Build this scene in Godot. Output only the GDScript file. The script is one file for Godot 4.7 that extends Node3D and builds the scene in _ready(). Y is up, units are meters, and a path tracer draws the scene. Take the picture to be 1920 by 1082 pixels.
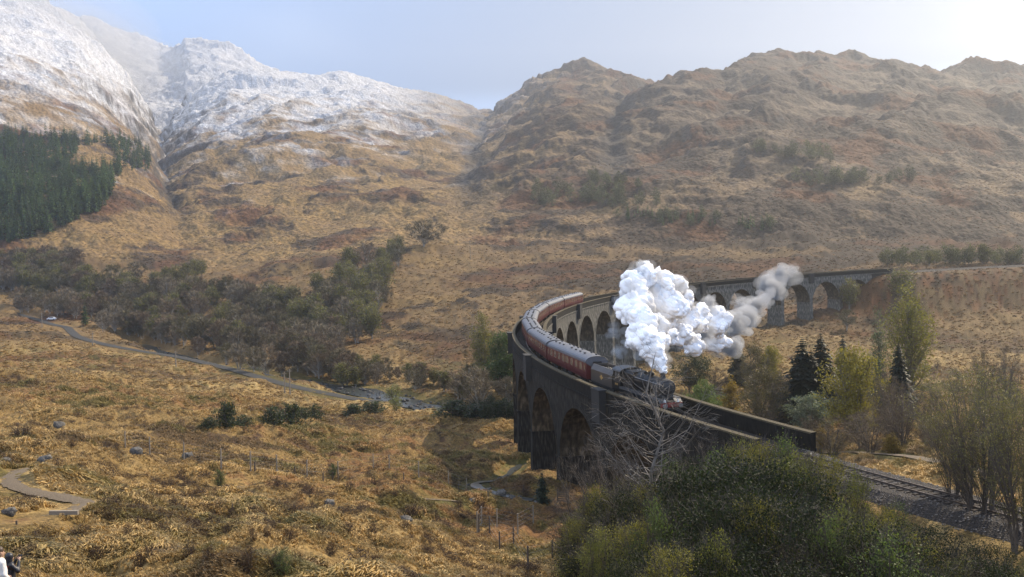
extends Node3D

# ---------------------------------------------------------------- lens of the photograph
const F := 1761.5          # focal length in pixels of a 1920 wide frame
const PITCH := 0.030
const ROLL := -0.0242
const EYE := 17.042        # height of the camera over the rails at the near end of the viaduct
# ---------------------------------------------------------------- the curve of the railway
const CX := 232.78
const CZ := 172.98
const RR := 229.74
const PH := -0.472
const SL := 0.022
const TAU_ := TAU

# a small mesh collector: every primitive is wound so that its faces look outwards
class MB:
	var v := PackedVector3Array()
	var c := PackedColorArray()
	var i := PackedInt32Array()
	var col := Color(1, 1, 1)
	func vert(p: Vector3) -> int:
		v.append(p)
		c.append(col)
		return v.size() - 1
	func tri(a: int, b: int, d: int) -> void:
		i.append(a)
		i.append(b)
		i.append(d)
	func quad(a: Vector3, b: Vector3, d: Vector3, e: Vector3, out: Vector3) -> void:
		var k := v.size()
		vert(a)
		vert(b)
		vert(d)
		vert(e)
		var nn := (d - a).cross(b - a)
		if nn.dot(out) >= 0.0:
			i.append_array(PackedInt32Array([k, k + 1, k + 2, k, k + 2, k + 3]))
		else:
			i.append_array(PackedInt32Array([k, k + 2, k + 1, k, k + 3, k + 2]))
	func tri3(a: Vector3, b: Vector3, d: Vector3, out: Vector3) -> void:
		var k := v.size()
		vert(a)
		vert(b)
		vert(d)
		if (d - a).cross(b - a).dot(out) >= 0.0:
			i.append_array(PackedInt32Array([k, k + 1, k + 2]))
		else:
			i.append_array(PackedInt32Array([k, k + 2, k + 1]))
	# a box with axes given as half vectors
	func box(o: Vector3, ax: Vector3, ay: Vector3, az: Vector3) -> void:
		var s := [ax, ay, az]
		for k in 3:
			var n: Vector3 = s[k]
			var p: Vector3 = s[(k + 1) % 3]
			var q: Vector3 = s[(k + 2) % 3]
			for g in [1.0, -1.0]:
				var m: Vector3 = o + n * g
				quad(m - p - q, m + p - q, m + p + q, m - p + q, n * g)
	func cube(o: Vector3, size: Vector3) -> void:
		box(o, Vector3(size.x / 2, 0, 0), Vector3(0, size.y / 2, 0), Vector3(0, 0, size.z / 2))
	# a tapered tube without ends
	func tube(p: Vector3, q: Vector3, r0: float, r1: float, sides: int, caps := false) -> void:
		var d := (q - p).normalized()
		var a := d.cross(Vector3(0.31, 0.17, 0.93) if absf(d.z) < 0.9 else Vector3(1, 0.2, 0)).normalized()
		var b := d.cross(a)
		var k := v.size()
		for j in sides:
			var t := TAU * j / sides
			var o := a * cos(t) + b * sin(t)
			vert(p + o * r0)
			vert(q + o * r1)
		for j in sides:
			var e := k + 2 * j
			var f := k + 2 * ((j + 1) % sides)
			i.append_array(PackedInt32Array([e, f, e + 1, f, f + 1, e + 1]))
		if caps:
			for side in 2:
				var m := vert(q if side else p)
				var ring := v.size()
				for j in sides:
					var t := TAU * j / sides
					vert((q if side else p) + (a * cos(t) + b * sin(t)) * (r1 if side else r0))
				for j in sides:
					if side:
						tri(m, ring + (j + 1) % sides, ring + j)
					else:
						tri(m, ring + j, ring + (j + 1) % sides)
	# rings of points joined to a skin; closed round each ring
	func skin(rings: Array, closed := true) -> void:
		var k := v.size()
		var n: int = rings[0].size()
		for r in rings:
			for p in r:
				vert(p)
		var m := n if closed else n - 1
		for r in rings.size() - 1:
			for j in m:
				var a := k + r * n + j
				var b := k + r * n + (j + 1) % n
				i.append_array(PackedInt32Array([a, b, a + n, b, b + n, a + n]))
	func leaf(p: Vector3, u: Vector3, w: Vector3) -> void:
		var k := v.size()
		vert(p - u)
		vert(p + w)
		vert(p + u)
		vert(p - w)
		i.append_array(PackedInt32Array([k, k + 1, k + 2, k, k + 2, k + 3]))
	func mesh() -> ArrayMesh:
		var n := PackedVector3Array()
		n.resize(v.size())
		for t in range(0, i.size(), 3):
			var a := v[i[t]]
			var g := (v[i[t + 2]] - a).cross(v[i[t + 1]] - a)
			n[i[t]] += g
			n[i[t + 1]] += g
			n[i[t + 2]] += g
		for t in n.size():
			n[t] = n[t].normalized() if n[t].length_squared() > 1e-20 else Vector3.UP
		var arr := []
		arr.resize(Mesh.ARRAY_MAX)
		arr[Mesh.ARRAY_VERTEX] = v
		arr[Mesh.ARRAY_NORMAL] = n
		arr[Mesh.ARRAY_COLOR] = c
		arr[Mesh.ARRAY_INDEX] = i
		var am := ArrayMesh.new()
		if i.size():
			am.add_surface_from_arrays(Mesh.PRIMITIVE_TRIANGLES, arr)
		return am

var taken := {}
func numbered(called: String) -> String:
	var n: int = taken.get(called, 0)
	taken[called] = n + 1
	return called if n == 0 else "%s_%03d" % [called, n]

func tag(o: Node, label: String, category: String, group := "", kind := "") -> void:
	if label:
		o.set_meta("label", label)
	if category:
		o.set_meta("category", category)
	if group:
		o.set_meta("group", group)
	if kind:
		o.set_meta("kind", kind)

func thing(called: String, label: String, category: String, at := Vector3.ZERO, group := "") -> Node3D:
	var o := Node3D.new()
	o.name = numbered(called)
	o.position = at
	add_child(o, true)
	tag(o, label, category, group)
	return o

func part(called: String, mesh: Mesh, m: Material, parent: Node, at := Vector3.ZERO) -> MeshInstance3D:
	var o := MeshInstance3D.new()
	o.mesh = mesh
	o.material_override = m
	o.position = at
	o.name = numbered(called) if parent == self else called
	parent.add_child(o, true)
	return o

var mats := {}
func lin(r: float, g: float, b: float) -> Color:
	return Color(r, g, b).linear_to_srgb()

func plain_mat(key: String, c: Color, rough := 0.8, metal := 0.0) -> StandardMaterial3D:
	if mats.has(key):
		return mats[key]
	var m := StandardMaterial3D.new()
	m.resource_name = key
	m.albedo_color = c.linear_to_srgb()
	m.roughness = rough
	m.metallic = metal
	mats[key] = m
	return m

func noise_tex(sd: int, freq: float, oct: int, lo: float, hi: float, size := 512, kind := FastNoiseLite.TYPE_SIMPLEX_SMOOTH, mid := -1.0) -> NoiseTexture2D:
	var n := FastNoiseLite.new()
	n.seed = sd
	n.noise_type = kind
	n.frequency = freq
	n.fractal_octaves = oct
	var t := NoiseTexture2D.new()
	t.width = size
	t.height = size
	t.seamless = true
	t.noise = n
	var g := Gradient.new()
	g.set_color(0, Color(lo, lo, lo))
	g.set_color(1, Color(hi, hi, hi))
	if mid >= 0.0:
		g.add_point(0.5, Color(mid, mid, mid))
	t.color_ramp = g
	return t

# a material whose colour comes from the mesh or the given colour, broken up by a noise laid in world space
func grained(key: String, c: Color, tex: Texture2D, scale: Vector3, rough := 0.9, bump: Texture2D = null, bump_amount := 0.6, vertex := true) -> StandardMaterial3D:
	if mats.has(key):
		return mats[key]
	var m := StandardMaterial3D.new()
	m.resource_name = key
	m.albedo_color = c.linear_to_srgb()
	m.vertex_color_use_as_albedo = vertex
	m.albedo_texture = tex
	m.roughness = rough
	m.metallic_specular = 0.3
	m.uv1_triplanar = true
	m.uv1_world_triplanar = true
	m.uv1_scale = scale
	if bump:
		m.normal_enabled = true
		m.normal_texture = bump
		m.normal_scale = bump_amount
	mats[key] = m
	return m

func normal_tex(sd: int, freq: float, oct: int, strength := 6.0, size := 512) -> NoiseTexture2D:
	var t := noise_tex(sd, freq, oct, 0.0, 1.0, size)
	t.color_ramp = null
	t.as_normal_map = true
	t.bump_strength = strength
	return t

# ---------------------------------------------------------------- places
func unp(u: float, v: float, d: float) -> Vector3:        # the point that lies d metres ahead on a line of sight
	var U := u - 960.0
	var V := v - 541.0
	var c := cos(-ROLL)
	var s := sin(-ROLL)
	var X := (U * c - V * s) / F
	var Y := -(U * s + V * c) / F
	var y := Y * cos(PITCH) - sin(PITCH)
	var z := cos(PITCH) + Y * sin(PITCH)
	var k := d / z
	return Vector3(X * k, EYE + y * k, -d)

func row_of(p: Vector3) -> Vector2:
	var Y := p.y - EYE
	var d := -p.z
	var yy := Y * cos(PITCH) + d * sin(PITCH)
	var z := d * cos(PITCH) - Y * sin(PITCH)
	var U := F * p.x / z
	var V := -F * yy / z
	return Vector2(960.0 + U * cos(ROLL) - V * sin(ROLL), 541.0 + U * sin(ROLL) + V * cos(ROLL))

# a point of the railway: s metres along, dr metres to the outside of the curve, dh over the rails
func via(s: float, dr := 0.0, dh := 0.0) -> Vector3:
	var a := PH + s / RR
	var r := RR + dr
	return Vector3(CX - r * cos(a), SL * s + dh, -(CZ + r * sin(a)))
func via_out(s: float) -> Vector3:
	var a := PH + s / RR
	return Vector3(-cos(a), 0, -sin(a))
func via_on(s: float) -> Vector3:
	var a := PH + s / RR
	return Vector3(sin(a), SL, -cos(a)).normalized()

func smooth(a: float, b: float, x: float) -> float:
	var t := clampf((x - a) / (b - a), 0.0, 1.0)
	return t * t * (3.0 - 2.0 * t)
func mixc(a: Color, b: Color, t: float) -> Color:
	return a.lerp(b, clampf(t, 0.0, 1.0))

func fnoise(sd: int, freq: float, oct: int, kind := FastNoiseLite.FRACTAL_FBM, gain := 0.5) -> FastNoiseLite:
	var n := FastNoiseLite.new()
	n.seed = sd
	n.noise_type = FastNoiseLite.TYPE_SIMPLEX
	n.frequency = freq
	n.fractal_type = kind
	n.fractal_octaves = oct
	n.fractal_gain = gain
	return n

const SUN_AZ := 50.0
const SUN_EL := 41.0
func make_sky() -> PanoramaSkyMaterial:
	var w := 512
	var h := 256
	var img := Image.create(w, h, false, Image.FORMAT_RGBAF)
	var n := fnoise(41, 1.6, 5)
	var az := deg_to_rad(SUN_AZ)
	var el := deg_to_rad(SUN_EL)
	var sun := Vector3(sin(az) * cos(el), sin(el), -cos(az) * cos(el))
	for y in h:
		var up := (0.5 - (y + 0.5) / h) * PI
		for x in w:
			var a := ((x + 0.5) / w - 0.5) * TAU
			var d := Vector3(sin(a) * cos(up), sin(up), -cos(a) * cos(up))
			var e := maxf(d.y, 0.0)
			var c := Color(0.88, 1.25, 1.95).lerp(Color(0.05, 0.13, 0.33), pow(e, 0.62))
			var near := clampf(d.dot(sun), 0.0, 1.0)
			# clear air deepens away from the sun; dimmed further to cut shadow fill
			c *= lerpf(0.24, 1.0, smooth(-0.5, 0.45, d.dot(sun)))
			c = c.lerp(Color(1.2, 1.19, 1.16), clampf(0.72 * pow(near, 4.5) + 0.28 * pow(near, 18.0), 0.0, 1.0))
			# thin veils of cloud
			var q := d / maxf(d.y + 0.25, 0.1)
			var f := n.get_noise_3d(q.x * 0.22 + d.x * 0.3, d.y * 1.2, q.z * 0.22)
			c = c.lerp(Color(1.0, 1.02, 1.05), smooth(0.0, 0.8, f) * 0.3)
			# a bank of white cloud over the snowy summits
			var bank := Vector2(wrapf(rad_to_deg(a) + 28.0, -180, 180) / 13.0, (rad_to_deg(up) - 19.0 - 3.0 * f) / 6.0)
			c = c.lerp(Color(1.0, 1.03, 1.08), exp(-bank.length_squared()) * 0.75)
			if d.y < 0.0:
				c = Color(0.3, 0.27, 0.22)
			img.set_pixel(x, y, Color(c.r, c.g, c.b, 1.0))
	var m := PanoramaSkyMaterial.new()
	m.panorama = ImageTexture.create_from_image(img)
	return m

# ---------------------------------------------------------------- the land
const KD := [4.0, 15.0, 30.0, 50.0, 80.0, 120.0, 160.0, 210.0, 270.0, 340.0, 420.0, 520.0, 640.0]
var ku := [-1300.0, -400.0, 100.0, 400.0, 700.0, 950.0, 1200.0, 1450.0, 1700.0, 1920.0, 2400.0, 3200.0]
var ky := [
	[15, 12, 9.5, 7.5, 6, 5, 4, 3, 3, 4, 6, 14, 40],
	[15, 12, 8.5, 6.5, 3.5, 0, -1, -2, -3, -3, -2, 4, 32],
	[14.5, 10.2, 6.0, 3.9, 0.6, -3.2, -4.9, -6.8, -8, -8.3, -7.6, -2.5, 23.9],
	[15, 11, 6.2, 2.4, -1.5, -5.6, -8.3, -11.1, -13.4, -15.1, -14.6, -1.7, 20.6],
	[15, 11, 6.5, 0.3, -4.5, -8.8, -12.5, -16.7, -19.2, -18.2, -11.7, 6.5, 28.8],
	[14, 9, 5.0, -1.5, -7.5, -12, -16.2, -17.5, -19.5, -15.2, -4.8, 9.2, 25.5],
	[14, 8, 2.5, -4, -8, -14, -17, -18, -17.5, -14, -1.5, 11.8, 28.8],
	[14, 7.5, 1.5, -4.5, -5.5, -11, -13, -14.5, -14.5, -11.1, -2.9, 11.5, 30.2],
	[14, 7.5, 1.5, -4.0, -4.0, -7.9, -10.3, -12.8, -15.2, -13.5, 6, 11.6, 24.4],
	[14, 7.5, 1.5, -3.5, -3.5, -8.6, -11.2, -13.7, -16, -13.5, 7.5, 11.6, 21.7],
	[14, 8, 2, -3, -3, -6, -9, -12, -14, -12, 7, 11, 22],
	[15, 11, 8, 5, 2, -2, -5, -8, -10, -10, 5, 12, 26],
]
# ridges as seen from the glen: pixel column, pixel row, distance
var ridge_lists := [
	# the great snowy mountain on the left
	[-1700, 60, 2700, -1000, -60, 2800, -500, -100, 2850, 0, -35, 2800, 75, -5, 2750, 100, 12, 2700, 150, 42, 2600, 200, 95, 2450, 240, 145, 2300, 265, 192, 2150, 285, 225, 2000, 300, 262, 1850, 318, 300, 1700, 345, 345, 1500, 400, 425, 1200, 470, 520, 1000],
	# the head of the corrie
	[40, 120, 3600, 100, 60, 3600, 150, 32, 3600, 185, 35, 3600, 240, 60, 3600, 300, 80, 3500, 325, 86, 3400, 350, 80, 3300, 380, 76, 3300, 410, 82, 3250, 470, 105, 3150, 510, 124, 3100, 560, 140, 3000, 640, 190, 2900, 700, 240, 2900],
	# the snow spur in the middle
	[230, 380, 1400, 262, 320, 1600, 285, 275, 1800, 300, 250, 1950, 325, 222, 2050, 350, 195, 2150, 390, 165, 2250, 430, 143, 2350, 480, 132, 2400, 510, 128, 2400, 560, 135, 2400, 600, 139, 2380, 640, 138, 2350, 670, 146, 2350, 700, 150, 2300, 760, 165, 2300, 830, 178, 2250, 880, 194, 2250, 905, 200, 2200, 935, 209, 2150, 960, 262, 2000, 1000, 340, 1700, 1040, 420, 1400],
	# the dark knoll
	[740, 470, 800, 800, 400, 900, 835, 358, 1100, 850, 325, 1250, 870, 290, 1400, 895, 255, 1600, 920, 222, 1800, 935, 207, 1900, 960, 186, 1900, 1000, 160, 1900, 1040, 136, 1900, 1060, 127, 1900, 1090, 123, 1900, 1120, 127, 1880, 1150, 135, 1860, 1190, 147, 1850, 1215, 157, 1850, 1260, 190, 1900, 1400, 290, 1900],
	# the long hill on the right
	[960, 440, 1000, 1050, 320, 1300, 1100, 262, 1350, 1150, 213, 1400, 1185, 178, 1450, 1215, 157, 1500, 1250, 144, 1500, 1290, 134, 1500, 1330, 128, 1500, 1360, 133, 1500, 1385, 120, 1500, 1410, 112, 1500, 1450, 107, 1500, 1490, 114, 1500, 1510, 119, 1500, 1560, 118, 1500, 1620, 112, 1500, 1670, 106, 1500, 1700, 114, 1500, 1760, 131, 1500, 1785, 122, 1500, 1810, 123, 1500, 1850, 134, 1500, 1920, 141, 1500, 2100, 165, 1500, 2500, 210, 1500, 3200, 280, 1500],
]
const SHAPE := [0.93, 1.1, 1.06, 0.97, 0.86]
var ridges := []
const N_SIDE := 70
const N_MID := 760
const ROWS_NEAR := 560
const ROWS_FAR := 440
var txs := PackedFloat32Array()
var ds := PackedFloat32Array()
var hs := PackedFloat32Array()      # heights, column after column
var n_rows := 0
var big: FastNoiseLite
var crag: FastNoiseLite
var mid: FastNoiseLite
var bumpy: FastNoiseLite
var tuss: FastNoiseLite
var hagg: FastNoiseLite
# where roads, banks and the stream level the ground: one metre cells
const GX := 470
const GW := 760
const GD := 560
var lev_w := PackedFloat32Array()
var lev_y := PackedFloat32Array()

func cubic(a: float, b: float, c: float, d: float, t: float) -> float:
	return b + 0.5 * t * (c - a + t * (2.0 * a - 5.0 * b + 4.0 * c - d + t * (3.0 * (b - c) + d - a)))

func base_knots(tx: float) -> PackedFloat32Array:
	var u := clampf(tx * F + 960.0, ku[0], ku[-1])
	var k := 0
	while k < ku.size() - 2 and u > ku[k + 1]:
		k += 1
	var t: float = (u - ku[k]) / (ku[k + 1] - ku[k])
	t = t * t * (3.0 - 2.0 * t) * 0.5 + t * 0.5
	var out := PackedFloat32Array()
	for j in KD.size():
		out.append(lerpf(ky[k][j], ky[k + 1][j], t))
	return out

func base_at(kn: PackedFloat32Array, d: float) -> float:
	var k := 0
	while k < KD.size() - 2 and d > KD[k + 1]:
		k += 1
	var t: float = clampf((d - KD[k]) / (KD[k + 1] - KD[k]), 0.0, 1.0)
	var n := KD.size() - 1
	return cubic(kn[maxi(k - 1, 0)], kn[k], kn[k + 1], kn[mini(k + 2, n)], t)

func make_ridges() -> void:
	for l in ridge_lists:
		var a := []
		for j in range(0, l.size(), 3):
			var p := unp(l[j], l[j + 1], l[j + 2])
			a.append([p.x / l[j + 2], float(l[j + 2]), p.y])
		ridges.append(a)

func ridge_at(k: int, tx: float) -> Vector2:       # distance and height of a ridge in that direction
	var a: Array = ridges[k]
	if tx <= a[0][0] or tx >= a[-1][0]:
		return Vector2(-1, 0)
	var j := 0
	while j < a.size() - 2 and tx > a[j + 1][0]:
		j += 1
	var t: float = (tx - a[j][0]) / (a[j + 1][0] - a[j][0])
	return Vector2(lerpf(a[j][1], a[j + 1][1], t), lerpf(a[j][2], a[j + 1][2], t))

# how deep a fold in the hills is here (0 at its bottom), kept from the last call of hill()
var fold := 0.0
func hill(rd: Array, hb: float, d: float) -> float:
	var best := hb - (d - 640.0) * 0.05
	var second := -1e9
	for k in 5:
		var r: Vector2 = rd[k]
		if r.x < 0.0:
			continue
		var foot := 640.0
		var fh := hb
		if k == 1:         # the head of the corrie stands on its floor
			foot = 1900.0
			fh = 190.0
			if d < foot:
				continue
		var t := (d - foot) / (r.x - foot)
		var h := r.y - (d - r.x) * 0.55
		if t < 1.0:
			h = fh + (r.y - fh) * pow(maxf(t, 0.0), SHAPE[k])
		if h > best:
			second = best
			best = h
		elif h > second:
			second = h
	fold = best - second
	return best

func level(points: Array, half: float, reach: float) -> void:      # points: x, height, distance ahead
	for k in points.size() - 1:
		var a: Vector3 = points[k]
		var b: Vector3 = points[k + 1]
		var n := int(ceil(a.distance_to(b) / 0.7)) + 1
		for j in n:
			var p := a.lerp(b, float(j) / n)
			for xx in range(int(p.x - reach), int(p.x + reach) + 2):
				for zz in range(int(p.z - reach), int(p.z + reach) + 2):
					var gx := xx + GX
					if gx < 0 or gx >= GW or zz < 0 or zz >= GD:
						continue
					var w := 1.0 - smooth(half, reach, Vector2(xx - p.x, zz - p.z).length())
					var at := gx * GD + zz
					if w > lev_w[at]:
						lev_w[at] = w
						lev_y[at] = p.y

func leveled(x: float, d: float, h: float) -> Vector2:       # height and weight
	var fx := x + GX
	if fx < 0.0 or fx >= GW - 1 or d < 0.0 or d >= GD - 1:
		return Vector2(h, 0)
	var ix := int(fx)
	var iz := int(d)
	var at := ix * GD + iz
	var a := fx - ix
	var b := d - iz
	var w00 := lev_w[at]
	var w10 := lev_w[at + GD]
	var w01 := lev_w[at + 1]
	var w11 := lev_w[at + GD + 1]
	if w00 + w10 + w01 + w11 <= 0.0:
		return Vector2(h, 0)
	var q00 := (1 - a) * (1 - b)
	var q10 := a * (1 - b)
	var q01 := (1 - a) * b
	var q11 := a * b
	var w := w00 * q00 + w10 * q10 + w01 * q01 + w11 * q11
	var s := 0.0
	var y := 0.0
	if w00 > 0.0:
		s += q00
		y += lev_y[at] * q00
	if w10 > 0.0:
		s += q10
		y += lev_y[at + GD] * q10
	if w01 > 0.0:
		s += q01
		y += lev_y[at + 1] * q01
	if w11 > 0.0:
		s += q11
		y += lev_y[at + GD + 1] * q11
	return Vector2(lerpf(h, y / maxf(s, 1e-4), w), w)

func plain_ground(x: float, d: float) -> float:      # the smooth land without its roughness
	return base_at(base_knots(x / d), d)

func build_land() -> void:
	make_ridges()
	big = fnoise(11, 1.0 / 380.0, 4)
	crag = fnoise(12, 1.0 / 210.0, 4, FastNoiseLite.FRACTAL_RIDGED, 0.34)
	mid = fnoise(13, 1.0 / 42.0, 4)
	bumpy = fnoise(14, 1.0 / 16.0, 3)
	tuss = fnoise(15, 1.0 / 2.6, 3)
	hagg = fnoise(16, 1.0 / 60.0, 3)
	for k in N_SIDE:
		txs.append((-1300.0 + 1280.0 * pow(float(k) / N_SIDE, 0.7) - 960.0) / F)
	for k in N_MID:
		txs.append((-20.0 + 1960.0 * k / (N_MID - 1) - 960.0) / F)
	for k in N_SIDE:
		txs.append((1940.0 + 1260.0 * pow(float(k + 1) / N_SIDE, 1.43) - 960.0) / F)
	for k in ROWS_NEAR:
		ds.append(4.0 * pow(640.0 / 4.0, float(k) / ROWS_NEAR))
	for k in ROWS_FAR:
		ds.append(640.0 * pow(4300.0 / 640.0, float(k) / (ROWS_FAR - 1)))
	n_rows = ds.size()
	var nc := txs.size()
	hs.resize(nc * n_rows)
	var pos := PackedVector3Array()
	pos.resize(nc * n_rows)
	var info := PackedColorArray()     # fold, levelled, crag, mid
	info.resize(nc * n_rows)
	var rds := []
	for ci in nc:
		var rd := []
		for k in 5:
			rd.append(ridge_at(k, txs[ci]))
		rds.append(rd)
	var sway := fnoise(17, 1.0 / 260.0, 3)
	for ci in nc:
		var tx := txs[ci]
		var kn := base_knots(tx)
		var hb := kn[-1]
		var knot := 0
		for ri in n_rows:
			var d := ds[ri]
			var x := tx * d
			var h := 0.0
			var fd := 99.0
			var md := mid.get_noise_2d(x, d)
			var lw := 0.0
			if d < 640.0:
				while knot < KD.size() - 2 and d > KD[knot + 1]:
					knot += 1
				var t: float = clampf((d - KD[knot]) / (KD[knot + 1] - KD[knot]), 0.0, 1.0)
				h = cubic(kn[maxi(knot - 1, 0)], kn[knot], kn[knot + 1], kn[mini(knot + 2, 12)], t)
			else:
				# folds in the hills wind a little
				var ck := clampi(ci + int(round(sway.get_noise_1d(d) * 9.0 * smooth(640.0, 900.0, d) * smooth(2300.0, 1700.0, d) + md * 3.0)), 0, nc - 1)
				h = hill(rds[ck], hb, d)
				fd = fold
			var cr := 0.0
			if d > 260.0:
				var far := smooth(260.0, 1100.0, d)
				cr = crag.get_noise_2d(x * 0.8 + md * 14.0, d)
				var rough := 1.0 - 0.15 * smooth(40.0, 0.0, fd)
				h += far * rough * (big.get_noise_2d(x, d) * 20.0 + (cr + 0.25) * (7.0 + 5.0 * smooth(-0.05, 0.1, tx))) + md * (1.5 + 2.2 * far) + bumpy.get_noise_2d(x, d) * (1.1 - 0.1 * far)
			else:
				h += md * (0.5 + d * 0.004) * smooth(12.0, 60.0, d) + (bumpy.get_noise_2d(x, d) * 1.0 + bumpy.get_noise_2d(x * 2.7, d * 2.7) * 0.5) * smooth(10.0, 40.0, d)
			if d < 420.0:
				h += tuss.get_noise_2d(x, d) * 0.28 * smooth(6.0, 20.0, d)
			if d < 558.0:
				var lv := leveled(x, d, h)
				h = lv.x
				lw = lv.y
			var at := ci * n_rows + ri
			hs[at] = h
			pos[at] = Vector3(x, h, -d)
			info[at] = Color(fd, lw, cr, md)
	# normals
	var nrm := PackedVector3Array()
	nrm.resize(pos.size())
	for ci in nc:
		var c0 := maxi(ci - 1, 0) * n_rows
		var c1 := mini(ci + 1, nc - 1) * n_rows
		for ri in n_rows:
			var r0 := maxi(ri - 1, 0)
			var r1 := mini(ri + 1, n_rows - 1)
			var a := pos[c1 + ri] - pos[c0 + ri]
			var b := pos[ci * n_rows + r1] - pos[ci * n_rows + r0]
			nrm[ci * n_rows + ri] = a.cross(b).normalized()
	# what grows and lies where
	var straw := Color(0.37, 0.24, 0.085)
	var pale := Color(0.50, 0.36, 0.155)
	var rust := Color(0.21, 0.085, 0.03)
	var olive := Color(0.17, 0.135, 0.04)
	var green := Color(0.09, 0.11, 0.025)
	var heather := Color(0.075, 0.044, 0.024)
	var hillg := Color(0.16, 0.125, 0.09)
	var rock := Color(0.085, 0.078, 0.07)
	var hillc := Color(0.235, 0.155, 0.08)
	var hilld := Color(0.075, 0.053, 0.036)
	var snow := Color(0.86, 0.88, 0.92)
	var gravel := Color(0.2, 0.17, 0.13)
	var col := PackedColorArray()
	col.resize(pos.size())
	var patch := fnoise(21, 1.0 / 23.0, 4)
	var fine := fnoise(25, 1.0 / 9.0, 3)
	var patch2 := fnoise(22, 1.0 / 5.0, 3)
	var patch3 := fnoise(23, 1.0 / 130.0, 4)
	var streak := fnoise(24, 1.0 / 34.0, 5, FastNoiseLite.FRACTAL_FBM, 0.6)
	for ci in nc:
		var tx := txs[ci]
		for ri in n_rows:
			var at := ci * n_rows + ri
			var p := pos[at]
			var d := -p.z
			var inf := info[at]
			var n := nrm[at]
			var p1 := patch.get_noise_2d(p.x, d)
			var p2 := patch2.get_noise_2d(p.x, d)
			var p3 := patch3.get_noise_2d(p.x, d)
			# the grassy foreground
			var c := mixc(straw, pale, 0.35 + p2 * 0.8 + p1 * 0.5)
			if d < 900.0:
				var fore := smooth(75.0, 45.0, d) * 0.35
				c = mixc(c, olive, smooth(0.12 - fore, 0.55, p1 * 0.7 - p2 * 0.4 + p3 * 0.4 + fore * 0.4))
				c = mixc(c, rust, smooth(0.15, 0.5, p3 * 0.6 + p2 * 0.5 - p1 * 0.25) * 0.75)
				var hg := hagg.get_noise_2d(p.x, d)
				c = mixc(c, heather, smooth(0.18, 0.42, hg * 0.7 + p2 * 0.55 + p1 * 0.2) * 0.85)
			if d > 230.0:
				var west := smooth(0.05, -0.1, tx)     # the warmer grass of the left hand slopes
				var s1 := streak.get_noise_2d(p.x * 0.5, d * 0.6 + p.y)
				var hc := mixc(hillc, straw, 0.15 + west * 0.32 + s1 * 0.5)
				# the heathery slope behind the viaduct
				var moor := smooth(0.0, 0.12, tx) * smooth(400.0, 470.0, d) * smooth(760.0, 620.0, d) * 0.55
				var east := smooth(0.0, 0.2, tx) * smooth(560.0, 900.0, d)
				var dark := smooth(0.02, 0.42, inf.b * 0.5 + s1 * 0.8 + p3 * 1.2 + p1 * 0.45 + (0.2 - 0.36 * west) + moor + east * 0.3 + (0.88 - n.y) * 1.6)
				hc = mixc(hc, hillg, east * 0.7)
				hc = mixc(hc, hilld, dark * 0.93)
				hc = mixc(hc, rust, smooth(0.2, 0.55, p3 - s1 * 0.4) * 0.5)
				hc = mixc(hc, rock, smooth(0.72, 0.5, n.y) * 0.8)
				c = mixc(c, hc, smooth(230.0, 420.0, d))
				if tx > 0.3 and d < 430.0:
					c = mixc(c, mixc(hilld, rust, 0.3 + p2), smooth(0.3, 0.4, tx) * smooth(350.0, 375.0, d) * smooth(-0.3, 0.2, p2 + p1) * 0.85)
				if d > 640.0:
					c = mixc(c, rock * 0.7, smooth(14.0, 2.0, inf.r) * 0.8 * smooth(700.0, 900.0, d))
					var line := 225.0 + 350.0 * smooth(-0.02, 0.1, tx) + 160.0 * smooth(0.1, 0.3, tx)
					var sn := smooth(-110.0, 130.0, p.y - line + s1 * 90.0 + inf.a * 60.0 - inf.b * 70.0 + p3 * 40.0)
					sn *= smooth(0.42, 0.78, n.y + 0.3 * smooth(0.0, 220.0, p.y - line) + p2 * 0.12)
					sn = maxf(sn, smooth(9.0, 2.0, inf.r) * smooth(100.0, 220.0, p.y) * smooth(-0.2, -0.3, tx))
					sn *= lerpf(1.0, 0.22, smooth(-0.16, -0.01, tx))
					c = mixc(c, snow, sn * 0.84)
			# beside roads and banks the turf is short and green, on them there is gravel
			if inf.g > 0.0 and d < 330.0 and d > 85.0:
				c = mixc(c, mixc(green, olive, 0.5 + p2), smooth(0.1, 0.6, inf.g) * 0.6)
			c *= 1.0 + p2 * 0.3 + p1 * 0.22
			c.a = 1.0
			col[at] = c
	var gt := noise_tex(31, 0.02, 5, 0.42, 1.0)
	var near := grained("moor grass", Color(1.25, 1.25, 1.25), gt, Vector3(0.21, 0.21, 0.21), 0.95, normal_tex(32, 0.03, 5, 10.0), 1.0)
	var far := grained("hill grass", Color(1.1, 1.1, 1.1), noise_tex(33, 0.02, 5, 0.42, 1.0, 1024, FastNoiseLite.TYPE_SIMPLEX_SMOOTH, 0.82), Vector3(0.013, 0.02, 0.013), 0.95, normal_tex(34, 0.02, 6, 12.0), 1.0)
	near.albedo_color = Color(1, 1, 1)
	far.albedo_color = Color(1, 1, 1)
	land_piece("ground", 0, ROWS_NEAR, pos, nrm, col, near)
	land_piece("mountains", ROWS_NEAR, n_rows - 1, pos, nrm, col, far)

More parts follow.
